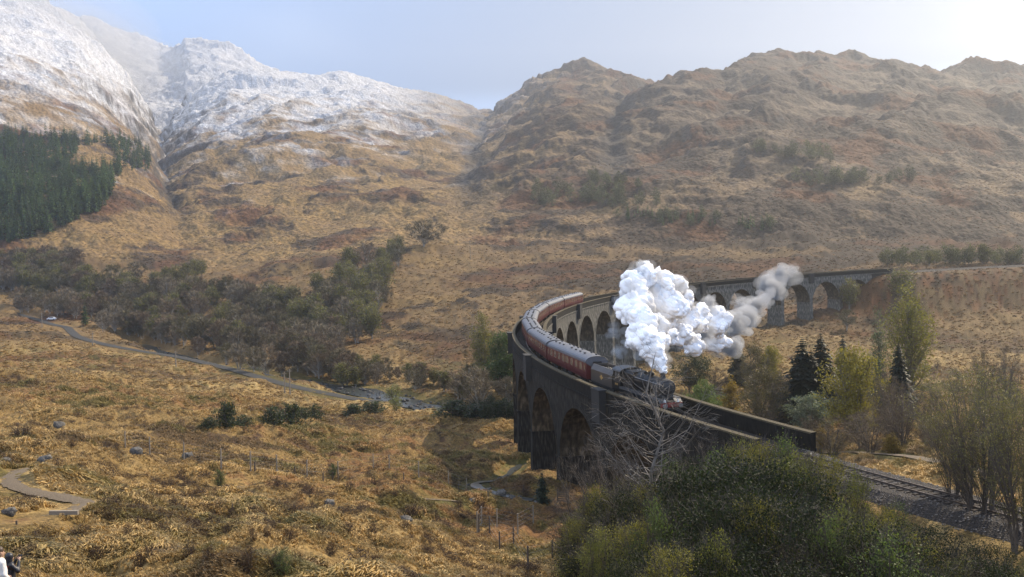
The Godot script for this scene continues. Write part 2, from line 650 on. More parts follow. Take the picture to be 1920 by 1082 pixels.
func land_piece(called: String, r0: int, r1: int, pos: PackedVector3Array, nrm: PackedVector3Array, col: PackedColorArray, m: Material) -> void:
	var n := r1 - r0 + 1
	var v := PackedVector3Array()
	var nn := PackedVector3Array()
	var cc := PackedColorArray()
	for ci in txs.size():
		v.append_array(pos.slice(ci * n_rows + r0, ci * n_rows + r1 + 1))
		nn.append_array(nrm.slice(ci * n_rows + r0, ci * n_rows + r1 + 1))
		cc.append_array(col.slice(ci * n_rows + r0, ci * n_rows + r1 + 1))
	var idx := PackedInt32Array()
	idx.resize((txs.size() - 1) * (n - 1) * 6)
	var w := 0
	for ci in txs.size() - 1:
		for ri in n - 1:
			var a := ci * n + ri
			idx[w] = a
			idx[w + 1] = a + 1
			idx[w + 2] = a + n
			idx[w + 3] = a + n
			idx[w + 4] = a + 1
			idx[w + 5] = a + n + 1
			w += 6
	var arr := []
	arr.resize(Mesh.ARRAY_MAX)
	arr[Mesh.ARRAY_VERTEX] = v
	arr[Mesh.ARRAY_NORMAL] = nn
	arr[Mesh.ARRAY_COLOR] = cc
	arr[Mesh.ARRAY_INDEX] = idx
	var am := ArrayMesh.new()
	am.add_surface_from_arrays(Mesh.PRIMITIVE_TRIANGLES, arr)
	tag(part(called, am, m, self), "", "", "", "structure")

# height of the finished land
func ground(x: float, d: float) -> float:
	d = clampf(d, 4.1, 4200.0)
	var tx := clampf(x / d, txs[0], txs[-1] - 1e-4)
	var lo := 0
	var hi := txs.size() - 1
	while hi - lo > 1:
		var m := (lo + hi) >> 1
		if txs[m] <= tx:
			lo = m
		else:
			hi = m
	var a := (tx - txs[lo]) / (txs[lo + 1] - txs[lo])
	var fr := log(d / 4.0) / log(160.0) * ROWS_NEAR if d < 640.0 else ROWS_NEAR + log(d / 640.0) / log(4300.0 / 640.0) * (ROWS_FAR - 1)
	var ri := clampi(int(fr), 0, n_rows - 2)
	var b := clampf(fr - ri, 0.0, 1.0)
	var at := lo * n_rows + ri
	return lerpf(lerpf(hs[at], hs[at + 1], b), lerpf(hs[at + n_rows], hs[at + n_rows + 1], b), a)

# where a line of sight meets the land, searched beyond a least distance
func spot(u: float, v: float, from := 20.0, to := 1500.0) -> Vector3:
	var d := from
	var last := from
	while d < to:
		var p := unp(u, v, d)
		if ground(p.x, d) > p.y:
			var lo := last
			var hi := d
			for k in 10:
				var m := (lo + hi) / 2
				var q := unp(u, v, m)
				if ground(q.x, m) > q.y:
					hi = m
				else:
					lo = m
			p = unp(u, v, hi)
			return Vector3(p.x, ground(p.x, hi), -hi)
		last = d
		d *= 1.012
	var e := unp(u, v, to)
	return Vector3(e.x, ground(e.x, to), -to)
func stand(x: float, z: float) -> Vector3:
	return Vector3(x, ground(x, -z), z)

# ---------------------------------------------------------------- road, paths, river, railway banks
func plain_spot(u: float, v: float, from := 20.0) -> Vector3:      # x, height, distance ahead, on the smooth land
	var d := from
	while d < 640.0:
		var p := unp(u, v, d)
		var g := plain_ground(p.x, d)
		if g > p.y:
			return Vector3(p.x, g, d)
		d *= 1.006
	return Vector3.ZERO
func plain_line(a: Array, from := 20.0, drop := 0.0) -> Array:
	var out := []
	for k in range(0, a.size(), 2):
		var p := plain_spot(a[k], a[k + 1], from)
		p.y -= drop
		out.append(p)
	return out
func rounded(a: Array, per: int) -> Array:
	var out := []
	for k in a.size() - 1:
		var p0: Vector3 = a[maxi(k - 1, 0)]
		var p3: Vector3 = a[mini(k + 2, a.size() - 1)]
		var p1: Vector3 = a[k]
		var p2: Vector3 = a[k + 1]
		for j in per:
			out.append(p1.cubic_interpolate(p2, p0, p3, float(j) / per))
	out.append(a[-1])
	return out
func evened(a: Array) -> Array:       # heights smoothed along the line
	for r in 3:
		var b := a.duplicate()
		for k in range(1, a.size() - 1):
			b[k].y = (a[k - 1].y + a[k].y * 2.0 + a[k + 1].y) / 4.0
		a = b
	return a

var road_line := []
var path_line := []
var track_path := []
var river_line := []
var burn_line := []
var field_path := []
var ditch := []

func lay_out_ways() -> void:
	road_line = evened(rounded(plain_line([-120, 566, 20, 588, 62, 598, 98, 609, 124, 615, 134, 623, 150, 634, 200, 648, 262, 659, 340, 672, 430, 693, 500, 713, 560, 728, 620, 741, 665, 750, 705, 756], 150.0), 6))
	level(road_line, 2.6, 7.0)
	path_line = evened(rounded(plain_line([-30, 992, 39, 981, 74, 972, 119, 964, 152, 953, 158, 946, 134, 939, 98, 931, 65, 925, 33, 915, 18, 906, 22, 894, 50, 880]), 6))
	level(path_line, 0.9, 2.2)
	track_path = evened(rounded(plain_line([425, 914, 520, 918, 600, 918, 680, 926, 760, 934, 860, 943]), 6))
	level(track_path, 0.8, 2.0)
	river_line = rounded([Vector3(-170, -17.0, 420), Vector3(-120, -17.6, 345), Vector3(-78, -18.6, 296), Vector3(-48, -19.6, 272), Vector3(-28, -20.2, 246), Vector3(-14, -20.4, 232), Vector3(4, -20.6, 240), Vector3(30, -20.8, 236), Vector3(70, -20.9, 210), Vector3(120, -21.0, 190)], 8)
	level(river_line, 4.5, 13.0)
	burn_line = rounded([Vector3(0.5, -17.2, 150), Vector3(-2.0, -15.2, 131), Vector3(-5.5, -13.4, 121), Vector3(-3.0, -13.2, 115), Vector3(2.0, -12.8, 112)], 6)
	for k in burn_line.size():
		burn_line[k].y = plain_ground(burn_line[k].x, burn_line[k].z) - 0.5
	burn_line = evened(burn_line)
	level(burn_line, 0.7, 3.0)
	field_path = evened(rounded(plain_line([1545, 850, 1600, 849, 1650, 852, 1700, 857, 1760, 868, 1830, 884, 1925, 905], 80.0), 6))
	level(field_path, 1.0, 2.5)
	ditch = rounded(plain_line([1440, 640, 1525, 622, 1600, 628, 1700, 633, 1800, 630, 1925, 627], 250.0, 1.6), 6)
	level(ditch, 0.8, 3.2)
	var a := []
	for k in range(-75, 15, 2):
		var p := via(k, 0, -0.85)
		a.append(Vector3(p.x, p.y, -p.z))
	level(a, 3.4, 11.0)
	a = []
	for k in range(390, 520, 3):
		var p := via(k, 0, -0.9)
		a.append(Vector3(p.x, p.y, -p.z))
	level(a, 4.0, 30.0)

# a sheet laid on the land along a line of (x, height, distance)
func strip(a: Array, half: float, lift: float, wobble := 0.0) -> ArrayMesh:
	var mb := MB.new()
	var rings := []
	var n := fnoise(51, 0.15, 2)
	for k in a.size():
		var p: Vector3 = a[k]
		var q: Vector3 = a[mini(k + 1, a.size() - 1)]
		var o: Vector3 = a[maxi(k - 1, 0)]
		var t := Vector2(q.x - o.x, q.z - o.z).normalized()
		var r := []
		for j in 5:
			var e: float = (j / 2.0 - 1.0) * half
			e *= 1.0 + wobble * n.get_noise_2d(k * 1.7, j * 9.0)
			r.append(Vector3(p.x - t.y * e, p.y + lift + (0.05 if j == 2 else 0.0), -(p.z + t.x * e)))
		rings.append(r)
	mb.skin(rings, false)
	return mb.mesh()

func build_ways() -> void:
	var tarmac := grained("tarmac", Color(0.062, 0.06, 0.055), noise_tex(61, 0.05, 4, 0.7, 1.0, 256), Vector3(0.3, 0.3, 0.3), 0.9)
	tag(part("road", strip(road_line, 1.7, 0.22), tarmac, self), "", "", "", "structure")
	var grit := grained("grit", Color(0.19, 0.15, 0.105), noise_tex(62, 0.06, 5, 0.6, 1.0, 256), Vector3(0.5, 0.5, 0.5), 0.95)
	tag(part("footpath", strip(path_line, 0.55, 0.07, 0.3), grit, self), "", "", "", "structure")
	tag(part("footpath", strip(track_path, 0.65, 0.1, 0.4), grit, self), "", "", "", "structure")
	tag(part("footpath", strip(field_path, 0.9, 0.1, 0.4), grit, self), "", "", "", "structure")
	var water := plain_mat("water", Color(0.03, 0.033, 0.03), 0.28)
	tag(part("river", strip(river_line, 4.6, 0.3, 0.5), water, self), "", "", "", "structure")
	tag(part("stream", strip(burn_line, 0.55, 0.12, 0.8), water, self), "", "", "", "structure")
	# shingle in the river bed
	var rng := RandomNumberGenerator.new()
	rng.seed = 77
	var st := MB.new()
	for k in 600:
		var f := rng.randf() * 0.75 + 0.05
		var p: Vector3 = river_line[int(f * (river_line.size() - 1))]
		var q := Vector3(p.x + rng.randfn() * 3.4, p.y + 0.35 + rng.randf() * 0.15, -(p.z + rng.randfn() * 3.4))
		var r := 0.15 + 0.55 * pow(rng.randf(), 3.0)
		pebble(st, q, r, rng)
	for k in 30:
		var p: Vector3 = burn_line[rng.randi() % burn_line.size()]
		pebble(st, Vector3(p.x + rng.randfn() * 0.7, p.y + 0.1, -(p.z + rng.randfn() * 0.7)), 0.1 + 0.3 * pow(rng.randf(), 2.0), rng)
	tag(part("river_stones", st.mesh(), grained("river stone", Color(0.13, 0.125, 0.12), noise_tex(63, 0.03, 3, 0.5, 1.0, 256), Vector3(0.4, 0.4, 0.4), 0.7), self), "grey stones scattered along the shallow river bed", "stones", "", "stuff")

func pebble(mb: MB, p: Vector3, r: float, rng: RandomNumberGenerator) -> void:
	var rings := []
	for k in 4:
		var a := PI * (k + 0.5) / 4.0
		var ring := []
		for j in 6:
			var t := TAU * j / 6
			var rr := r * (0.75 + rng.randf() * 0.5)
			ring.append(p + Vector3(cos(t) * sin(a) * rr, cos(a) * r * 0.6, sin(t) * sin(a) * rr))
		rings.append(ring)
	mb.skin(rings)

# ---------------------------------------------------------------- the railway
func rail_sweep(s0: float, s1: float, step: float, prof: Array) -> ArrayMesh:     # prof: (dr, dh) points
	var mb := MB.new()
	var rings := []
	var s := s0
	while true:
		var r := []
		for q in prof:
			r.append(via(s, q.x, q.y))
		rings.append(r)
		if s >= s1:
			break
		s = minf(s + step, s1)
	for k in rings.size() - 1:
		for j in prof.size() - 1:
			# turned outwards from the middle of the profile
			var mid_q := Vector3.ZERO
			for q in rings[k]:
				mid_q += q
			mid_q /= prof.size()
			mb.quad(rings[k][j], rings[k][j + 1], rings[k + 1][j + 1], rings[k + 1][j], (rings[k][j] + rings[k][j + 1]) / 2 - mid_q)
	return mb.mesh()

func build_track() -> void:
	var bal := grained("ballast", Color(0.105, 0.09, 0.082), noise_tex(64, 0.09, 4, 0.3, 1.0, 256), Vector3(0.35, 0.35, 0.35), 0.75, normal_tex(65, 0.09, 3, 14.0, 256), 1.0)
	tag(part("ballast", rail_sweep(-75, 12, 2.0, [Vector2(-4.6, -1.6), Vector2(-2.3, -0.2), Vector2(0, -0.17), Vector2(2.3, -0.2), Vector2(4.0, -1.3)]), bal, self), "", "", "", "structure")
	tag(part("ballast", rail_sweep(12, 391, 3.0, [Vector2(-2.69, -0.26), Vector2(0, -0.18), Vector2(2.69, -0.26)]), bal, self), "", "", "", "structure")
	tag(part("ballast", rail_sweep(391, 520, 4.0, [Vector2(-4.6, -1.4), Vector2(-2.3, -0.2), Vector2(2.3, -0.2), Vector2(4.6, -1.4)]), bal, self), "", "", "", "structure")
	# loose stones that catch the light on the near bank
	var rng := RandomNumberGenerator.new()
	rng.seed = 78
	var st := MB.new()
	for k in 2600:
		var e := rng.randf_range(-4.3, 3.7)
		var h := -0.2 - maxf(absf(e) - 2.3, 0.0) * 0.52
		pebble(st, via(rng.randf_range(-22, 14), e, h + 0.03), rng.randf_range(0.035, 0.085), rng)
	tag(part("ballast_stones", st.mesh(), plain_mat("ballast stone", Color(0.15, 0.135, 0.125), 0.5), self), "loose grey ballast stones along the near track", "stones", "", "stuff")
	var t := thing("railway_track", "single railway track with dark rails curving onto the viaduct", "railway track")
	var steel := plain_mat("rail steel", Color(0.16, 0.13, 0.11), 0.35, 0.7)
	for e in [-0.7175, 0.7175]:
		var prof := [Vector2(e - 0.07, -0.15), Vector2(e - 0.02, -0.12), Vector2(e - 0.035, 0.0), Vector2(e + 0.035, 0.0), Vector2(e + 0.02, -0.12), Vector2(e + 0.07, -0.15)]
		part("rail", rail_sweep(-75, 520, 2.5, prof), steel, t)
	var wood := grained("sleeper wood", Color(0.06, 0.05, 0.045), noise_tex(66, 0.05, 3, 0.6, 1.0, 128), Vector3(2, 2, 2), 0.9)
	var sl := MB.new()
	sl.cube(Vector3.ZERO, Vector3(2.6, 0.14, 0.26))
	var sm := sl.mesh()
	var s := -24.0
	while s < 31.0:
		var o := part("sleeper", sm, wood, t)
		var x := via_out(s)
		o.transform = Transform3D(Basis(x, Vector3.UP, x.cross(Vector3.UP)), via(s, 0, -0.19))
		s += 0.66

# ---------------------------------------------------------------- the viaduct
const A0 := 153.94
const AP := 16.716
const AR := 7.56
const CROWN := -2.26
const TOP := 1.345
const FACE := 3.2
func arch_middle(k: int) -> float:
	return A0 + k * AP - (4.5 if k < 0 else 0.0)

func build_viaduct() -> void:
	var streaks := noise_tex(71, 0.018, 5, 0.22, 1.0, 512, FastNoiseLite.TYPE_SIMPLEX_SMOOTH, 0.5)
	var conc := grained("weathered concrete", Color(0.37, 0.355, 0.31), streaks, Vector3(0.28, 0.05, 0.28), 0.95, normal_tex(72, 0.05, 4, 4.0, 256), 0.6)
	# outer face and near piers: stains, with their shade put into the colour
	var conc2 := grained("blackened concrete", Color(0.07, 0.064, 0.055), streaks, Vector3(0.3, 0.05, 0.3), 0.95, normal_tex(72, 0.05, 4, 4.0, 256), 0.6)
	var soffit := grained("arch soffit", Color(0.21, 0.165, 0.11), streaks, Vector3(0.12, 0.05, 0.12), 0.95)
	var sooty := grained("sooty concrete", Color(0.022, 0.02, 0.017), noise_tex(73, 0.03, 5, 0.4, 1.0, 256), Vector3(0.3, 0.12, 0.3), 0.95)  # soot stain, darkened further so the colour holds the walls' shade
	var coping := grained("lichened coping", Color(0.15, 0.125, 0.08), noise_tex(74, 0.05, 5, 0.45, 1.0, 256), Vector3(0.5, 0.5, 0.5), 0.95)
	var black := plain_mat("tarred concrete", Color(0.02, 0.019, 0.018), 0.9)
	var t := thing("railway_viaduct", "long curving concrete viaduct of many tall round arches", "viaduct")
	var first := arch_middle(-7) - AR
	var last := arch_middle(13) + AR
	var low := -0.35       # underside of the string course
	for k in range(-7, 14):
		var c := arch_middle(k)
		var ib := MB.new()
		var spring := CROWN - AR
		var e0 := c - AR - (AP - 2 * AR) / 2
		var e1 := c + AR + (AP - 2 * AR) / 2
		if k == -1:
			e1 += 2.25
		if k == 0:
			e0 -= 2.25
		for side in [1.0, -1.0]:
			var fb := MB.new()
			var dr: float = FACE * side
			var out: Vector3 = via_out(c) * side
			# the piece over each pier
			for j in 2:
				var sa: float = [e0, c + AR][j]
				var sb: float = [c - AR, e1][j]
				fb.quad(via(sa, dr, low), via(sb, dr, low), via(sb, dr, spring), via(sa, dr, spring), out)
			for j in 20:
				var a := PI * j / 20
				var b := PI * (j + 1) / 20
				var s1 := c - AR * cos(a)
				var s2 := c - AR * cos(b)
				fb.quad(via(s1, dr, low), via(s2, dr, low), via(s2, dr, spring + AR * sin(b)), via(s1, dr, spring + AR * sin(a)), out)
				# the ring of the arch, a little proud
				var rr := AR + 0.55
				var t1 := c - rr * cos(a)
				var t2 := c - rr * cos(b)
				if j > 1 and j < 18:
					var o: float = 0.07 * side
					fb.quad(via(s1, dr + o, spring + AR * sin(a)), via(s2, dr + o, spring + AR * sin(b)), via(t2, dr + o, spring + rr * sin(b)), via(t1, dr + o, spring + rr * sin(a)), out)
					fb.quad(via(t1, dr + o, spring + rr * sin(a)), via(t2, dr + o, spring + rr * sin(b)), via(t2, dr, spring + rr * sin(b)), via(t1, dr, spring + rr * sin(a)), Vector3.UP)
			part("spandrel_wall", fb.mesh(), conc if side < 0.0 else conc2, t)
		for j in 20:
			var a := PI * j / 20
			var b := PI * (j + 1) / 20
			var s1 := c - AR * cos(a)
			var s2 := c - AR * cos(b)
			ib.quad(via(s1, FACE + 0.07, spring + AR * sin(a)), via(s2, FACE + 0.07, spring + AR * sin(b)), via(s2, -FACE - 0.07, spring + AR * sin(b)), via(s1, -FACE - 0.07, spring + AR * sin(a)), Vector3.DOWN + via_on(c) * (s1 + s2 - 2 * c) * -0.2)
		part("arch_soffit", ib.mesh(), soffit, t)
	# piers
	for k in range(-6, 14):
		var lo := arch_middle(k - 1) + AR
		var hi := arch_middle(k) - AR
		var mb := MB.new()
		var m := (lo + hi) / 2
		var w := (hi - lo) / 2
		var top := CROWN - AR
		var p := via(m)
		var foot := minf(ground(p.x, -p.z), minf(ground(via(m, 3.4).x, -via(m, 3.4).z), ground(via(m, -3.4).x, -via(m, -3.4).z))) - p.y - 1.5
		foot = minf(foot, top - 1.0)
		var deep := (top - foot) * 0.018
		var rings := []
		for q in [[foot, deep], [top - 0.25, 0.02], [top - 0.25, 0.16], [top, 0.16]]:
			var g: float = q[1]
			rings.append([via(m - w - g, FACE + g + 0.03, q[0]), via(m + w + g, FACE + g + 0.03, q[0]), via(m + w + g, -FACE - g - 0.03, q[0]), via(m - w - g, -FACE - g - 0.03, q[0])])
		for r in 3:
			for j in 4:
				var a: Vector3 = rings[r][j]
				var b: Vector3 = rings[r][(j + 1) % 4]
				mb.quad(a, b, rings[r + 1][(j + 1) % 4], rings[r + 1][j], (a + b) / 2 - (rings[r][0] + rings[r][2]) / 2)
		mb.quad(rings[3][0], rings[3][1], rings[3][2], rings[3][3], Vector3.UP)
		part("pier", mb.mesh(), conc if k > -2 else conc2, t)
	# abutments
	for k in 2:
		var sa: float = [12.0, last + 0.8][k]
		var sb: float = [first - 0.8, 391.0][k]
		var prof := [Vector2(FACE, -14), Vector2(FACE, low), Vector2(-FACE, low), Vector2(-FACE, -14)]
		var mb := MB.new()
		for j in 12:
			var a := lerpf(sa, sb, j / 12.0)
			var b := lerpf(sa, sb, (j + 1) / 12.0)
			for side in [1.0, -1.0]:
				mb.quad(via(a, FACE * side, -13), via(b, FACE * side, -13), via(b, FACE * side, low), via(a, FACE * side, low), via_out(a) * side)
		for e in [sa, sb]:
			mb.quad(via(e, FACE, -13), via(e, -FACE, -13), via(e, -FACE, low), via(e, FACE, low), via_on(e) * (e - (sa + sb) / 2))
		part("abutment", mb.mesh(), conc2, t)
	# deck, string course, parapets
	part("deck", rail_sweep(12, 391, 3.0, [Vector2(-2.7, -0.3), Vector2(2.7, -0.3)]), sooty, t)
	for side in [1.0, -1.0]:
		var f: float = side
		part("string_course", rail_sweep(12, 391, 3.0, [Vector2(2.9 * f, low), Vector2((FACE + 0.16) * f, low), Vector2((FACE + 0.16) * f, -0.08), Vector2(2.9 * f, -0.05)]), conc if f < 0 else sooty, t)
		var wall := MB.new()
		var pr := [Vector2(2.7 * f, -0.32), Vector2(2.7 * f, TOP - 0.12), Vector2((FACE + 0.003) * f, TOP - 0.12), Vector2((FACE + 0.003) * f, -0.3)]
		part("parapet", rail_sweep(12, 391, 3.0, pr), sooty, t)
		part("coping", rail_sweep(11.95, 391.05, 3.0, [Vector2(2.64 * f, TOP - 0.15), Vector2(2.64 * f, TOP), Vector2(FACE * f + 0.07 * f, TOP), Vector2(FACE * f + 0.07 * f, TOP - 0.15), Vector2(2.64 * f, TOP - 0.15)]), coping, t)
		for e in [12.0, 391.0]:
			wall = MB.new()
			wall.quad(via(e, 2.7 * f, -0.32), via(e, FACE * f, -0.32), via(e, FACE * f, TOP), via(e, 2.7 * f, TOP), via_on(e) * (e - 200.0))
			part("parapet_end", wall.mesh(), sooty, t)
		# refuges over every other pier
		for k in range(-6, 14, 2):
			var m: float = (arch_middle(k - 1) + arch_middle(k)) / 2
			var rb := MB.new()
			var o := via_out(m) * f
			rb.box(via(m, (FACE + 0.42) * f, (TOP - 2.3) / 2), o * 0.45, Vector3(0, (TOP + 2.3) / 2, 0), via_on(m) * 1.15)
			rb.box(via(m, (FACE + 0.46) * f, TOP + 0.06), o * 0.5, Vector3(0, 0.07, 0), via_on(m) * 1.22)
			part("refuge", rb.mesh(), black, t)

# ---------------------------------------------------------------- the train
func along(s0: float, s1: float) -> Transform3D:      # a frame whose x runs from s0 to s1, its origin at s0 on the rails
	var a := via(s0)
	var b := via(s1)
	var x := (b - a).normalized()
	var z := x.cross(Vector3.UP).normalized()
	return Transform3D(Basis(x, z.cross(x), z), a)

func profile_body(mb: MB, x0: float, x1: float, prof: Array, cap := true) -> void:
	for j in prof.size() - 1:
		var a: Vector2 = prof[j]
		var b: Vector2 = prof[j + 1]
		var m := (a + b) / 2
		mb.quad(Vector3(x0, a.y, a.x), Vector3(x0, b.y, b.x), Vector3(x1, b.y, b.x), Vector3(x1, a.y, a.x), Vector3(0, m.y - 2.0 if absf(m.x) < 1.0 else 0.0, m.x))
	if cap:
		for e in [x0, x1]:
			var mid_p := Vector3(e, 2.0, 0)
			for j in prof.size() - 1:
				mb.tri3(mid_p, Vector3(e, prof[j].y, prof[j].x), Vector3(e, prof[j + 1].y, prof[j + 1].x), Vector3(e - (x0 + x1) / 2, 0, 0))

func wheel_mesh(r: float, w: float) -> ArrayMesh:
	var mb := MB.new()
	mb.tube(Vector3(0, 0, -w / 2), Vector3(0, 0, w / 2), r, r, 16, true)
	mb.tube(Vector3(0, 0, -w / 2 - 0.05), Vector3(0, 0, w / 2 + 0.05), r * 0.25, r * 0.25, 8, true)
	return mb.mesh()

func build_coaches() -> void:
	var maroon := plain_mat("maroon paint", Color(0.075, 0.010, 0.010), 0.35)
	maroon.clearcoat_enabled = true
	maroon.clearcoat = 0.4
	var roofm := plain_mat("grey roof paint", Color(0.095, 0.10, 0.115), 0.45)
	var dark := plain_mat("black underframe", Color(0.018, 0.017, 0.016), 0.7)
	var glass := plain_mat("tan window glass", Color(0.16, 0.11, 0.075), 0.12)  # one warm brown tone over the whole pane
	var frame := plain_mat("window frame", Color(0.16, 0.05, 0.035), 0.4)
	var vent := plain_mat("roof ventilator", Color(0.03, 0.03, 0.032), 0.6)
	var L := 19.5
	var bp := []
	for q in [[-1.33, 1.05], [-1.4, 1.5], [-1.4, 2.2], [-1.36, 3.05]]:
		bp.append(Vector2(q[0], q[1]))
	for q in [[1.36, 3.05], [1.4, 2.2], [1.4, 1.5], [1.33, 1.05]]:
		bp.append(Vector2(q[0], q[1]))
	bp.append(bp[0])
	var body := MB.new()
	profile_body(body, 0, L, bp)
	var bm := body.mesh()
	var rp := []
	for k in 13:
		var a := PI * k / 12
		rp.append(Vector2(-1.43 * cos(a), 3.04 + 0.78 * pow(sin(a), 0.75)))
	var roof := MB.new()
	profile_body(roof, -0.03, L + 0.03, rp, true)
	var rm := roof.mesh()
	var rim := MB.new()
	for e in [0.0, L]:
		for k in 12:
			rim.tube(Vector3(e, rp[k].y, rp[k].x), Vector3(e, rp[k + 1].y, rp[k + 1].x), 0.045, 0.045, 5)
	var rimm := rim.mesh()
	var gang := MB.new()
	gang.cube(Vector3(0, 2.15, 0), Vector3(0.36, 2.1, 1.0))
	var gm := gang.mesh()
	var under := MB.new()
	under.cube(Vector3(L / 2, 0.98, 0), Vector3(L - 0.3, 0.16, 2.3))
	under.cube(Vector3(L / 2 - 1.6, 0.66, 0.7), Vector3(2.2, 0.5, 0.8))
	under.cube(Vector3(L / 2 + 1.7, 0.62, -0.7), Vector3(1.7, 0.5, 0.8))
	under.tube(Vector3(L / 2 - 1.6, 0.62, -0.8), Vector3(L / 2 + 0.2, 0.62, -0.8), 0.28, 0.28, 10, true)
	var um := under.mesh()
	var bogie := MB.new()
	for z in [-1.0, 1.0]:
		bogie.cube(Vector3(0, 0.62, z), Vector3(3.4, 0.26, 0.16))
		for x in [-1.3, 1.3]:
			bogie.cube(Vector3(x, 0.5, z), Vector3(0.34, 0.4, 0.24))
	bogie.cube(Vector3(0, 0.68, 0), Vector3(0.6, 0.24, 2.0))
	var gm2 := bogie.mesh()
	var wh := wheel_mesh(0.46, 0.13)
	var win := MB.new()
	win.box(Vector3.ZERO, Vector3(0.56, 0, 0), Vector3(0, 0.44, 0), Vector3(0, 0, 0.012))
	var wm := win.mesh()
	var fr := MB.new()
	for q in [[0, 0.47, 0.62, 0.03], [0, -0.47, 0.62, 0.03], [0.59, 0, 0.03, 0.44], [-0.59, 0, 0.03, 0.44]]:
		fr.box(Vector3(q[0], q[1], 0), Vector3(q[2], 0, 0), Vector3(0, q[3], 0), Vector3(0, 0, 0.022))
	var fm := fr.mesh()
	var dw := MB.new()
	dw.box(Vector3.ZERO, Vector3(0.22, 0, 0), Vector3(0, 0.4, 0), Vector3(0, 0, 0.012))
	var dwm := dw.mesh()
	var door := MB.new()
	door.box(Vector3.ZERO, Vector3(0.36, 0, 0), Vector3(0, 0.92, 0), Vector3(0, 0, 0.014))
	var dm := door.mesh()
	var vm := MB.new()
	vm.tube(Vector3(0, -0.06, 0), Vector3(0, 0.1, 0), 0.1, 0.1, 8)
	vm.tube(Vector3(0, 0.1, 0), Vector3(0, 0.19, 0), 0.2, 0.16, 8, true)
	var vmm := vm.mesh()
	var words := ["first maroon coach, coupled right behind the black tender", "second maroon coach back from the locomotive's tender", "third maroon coach, entering the tightest part of the bend", "fourth maroon coach, foreshortened at the leftmost point of the curve", "fifth maroon coach, its red inner side just turning to view", "sixth maroon coach, next to last, red side towards the arches", "last maroon coach at the far end of the train"]
	for k in 7:
		var s0 := 50.33 + 20.2 * k + 0.35
		var t := thing("railway_coach", words[k], "coach", Vector3.ZERO, "maroon coaches of the steam train")
		t.transform = along(s0, s0 + L)
		part("body", bm, maroon, t)
		var r := part("roof", rm, roofm, t)
		part("roof_rim", rimm, dark, r)
		part("underframe", um, dark, t)
		part("gangway", gm, dark, t, Vector3(-0.16, 0, 0))
		part("gangway", gm, dark, t, Vector3(L + 0.16, 0, 0))
		for x in [2.9, L - 2.9]:
			var b := part("bogie", gm2, dark, t, Vector3(x, 0, 0))
			for e in [[-1.3, -0.75], [-1.3, 0.75], [1.3, -0.75], [1.3, 0.75]]:
				part("wheel", wh, dark, b, Vector3(e[0], 0.46, e[1]))
		for z in [-1.0, 1.0]:
			for j in 8:
				var w := part("window", wm, glass, t, Vector3(2.35 + j * 2.114, 2.42, 1.395 * z))
				part("frame", fm, frame, w)
			for x in [0.75, 9.75 - 1.06 * 0, L - 0.75]:
				var d := part("door", dm, maroon, t, Vector3(x if x != 9.75 else 10.81 - 1.06 * 1.0, 2.0, 1.39 * z))
				part("pane", dwm, glass, d, Vector3(0, 0.4, 0.006 * z))
		for j in 9:
			for z in [-0.45, 0.45]:
				if (j * 2 + int(z > 0) + k) % 5 != 0:
					part("roof_ventilator", vmm, vent, t, Vector3(1.6 + j * 2.05, 3.74, z))

func ring(x: float, r: float, cy: float, n := 20) -> Array:
	var a := []
	for k in n:
		var t := TAU * k / n
		a.append(Vector3(x, cy + r * cos(t), r * sin(t)))
	return a

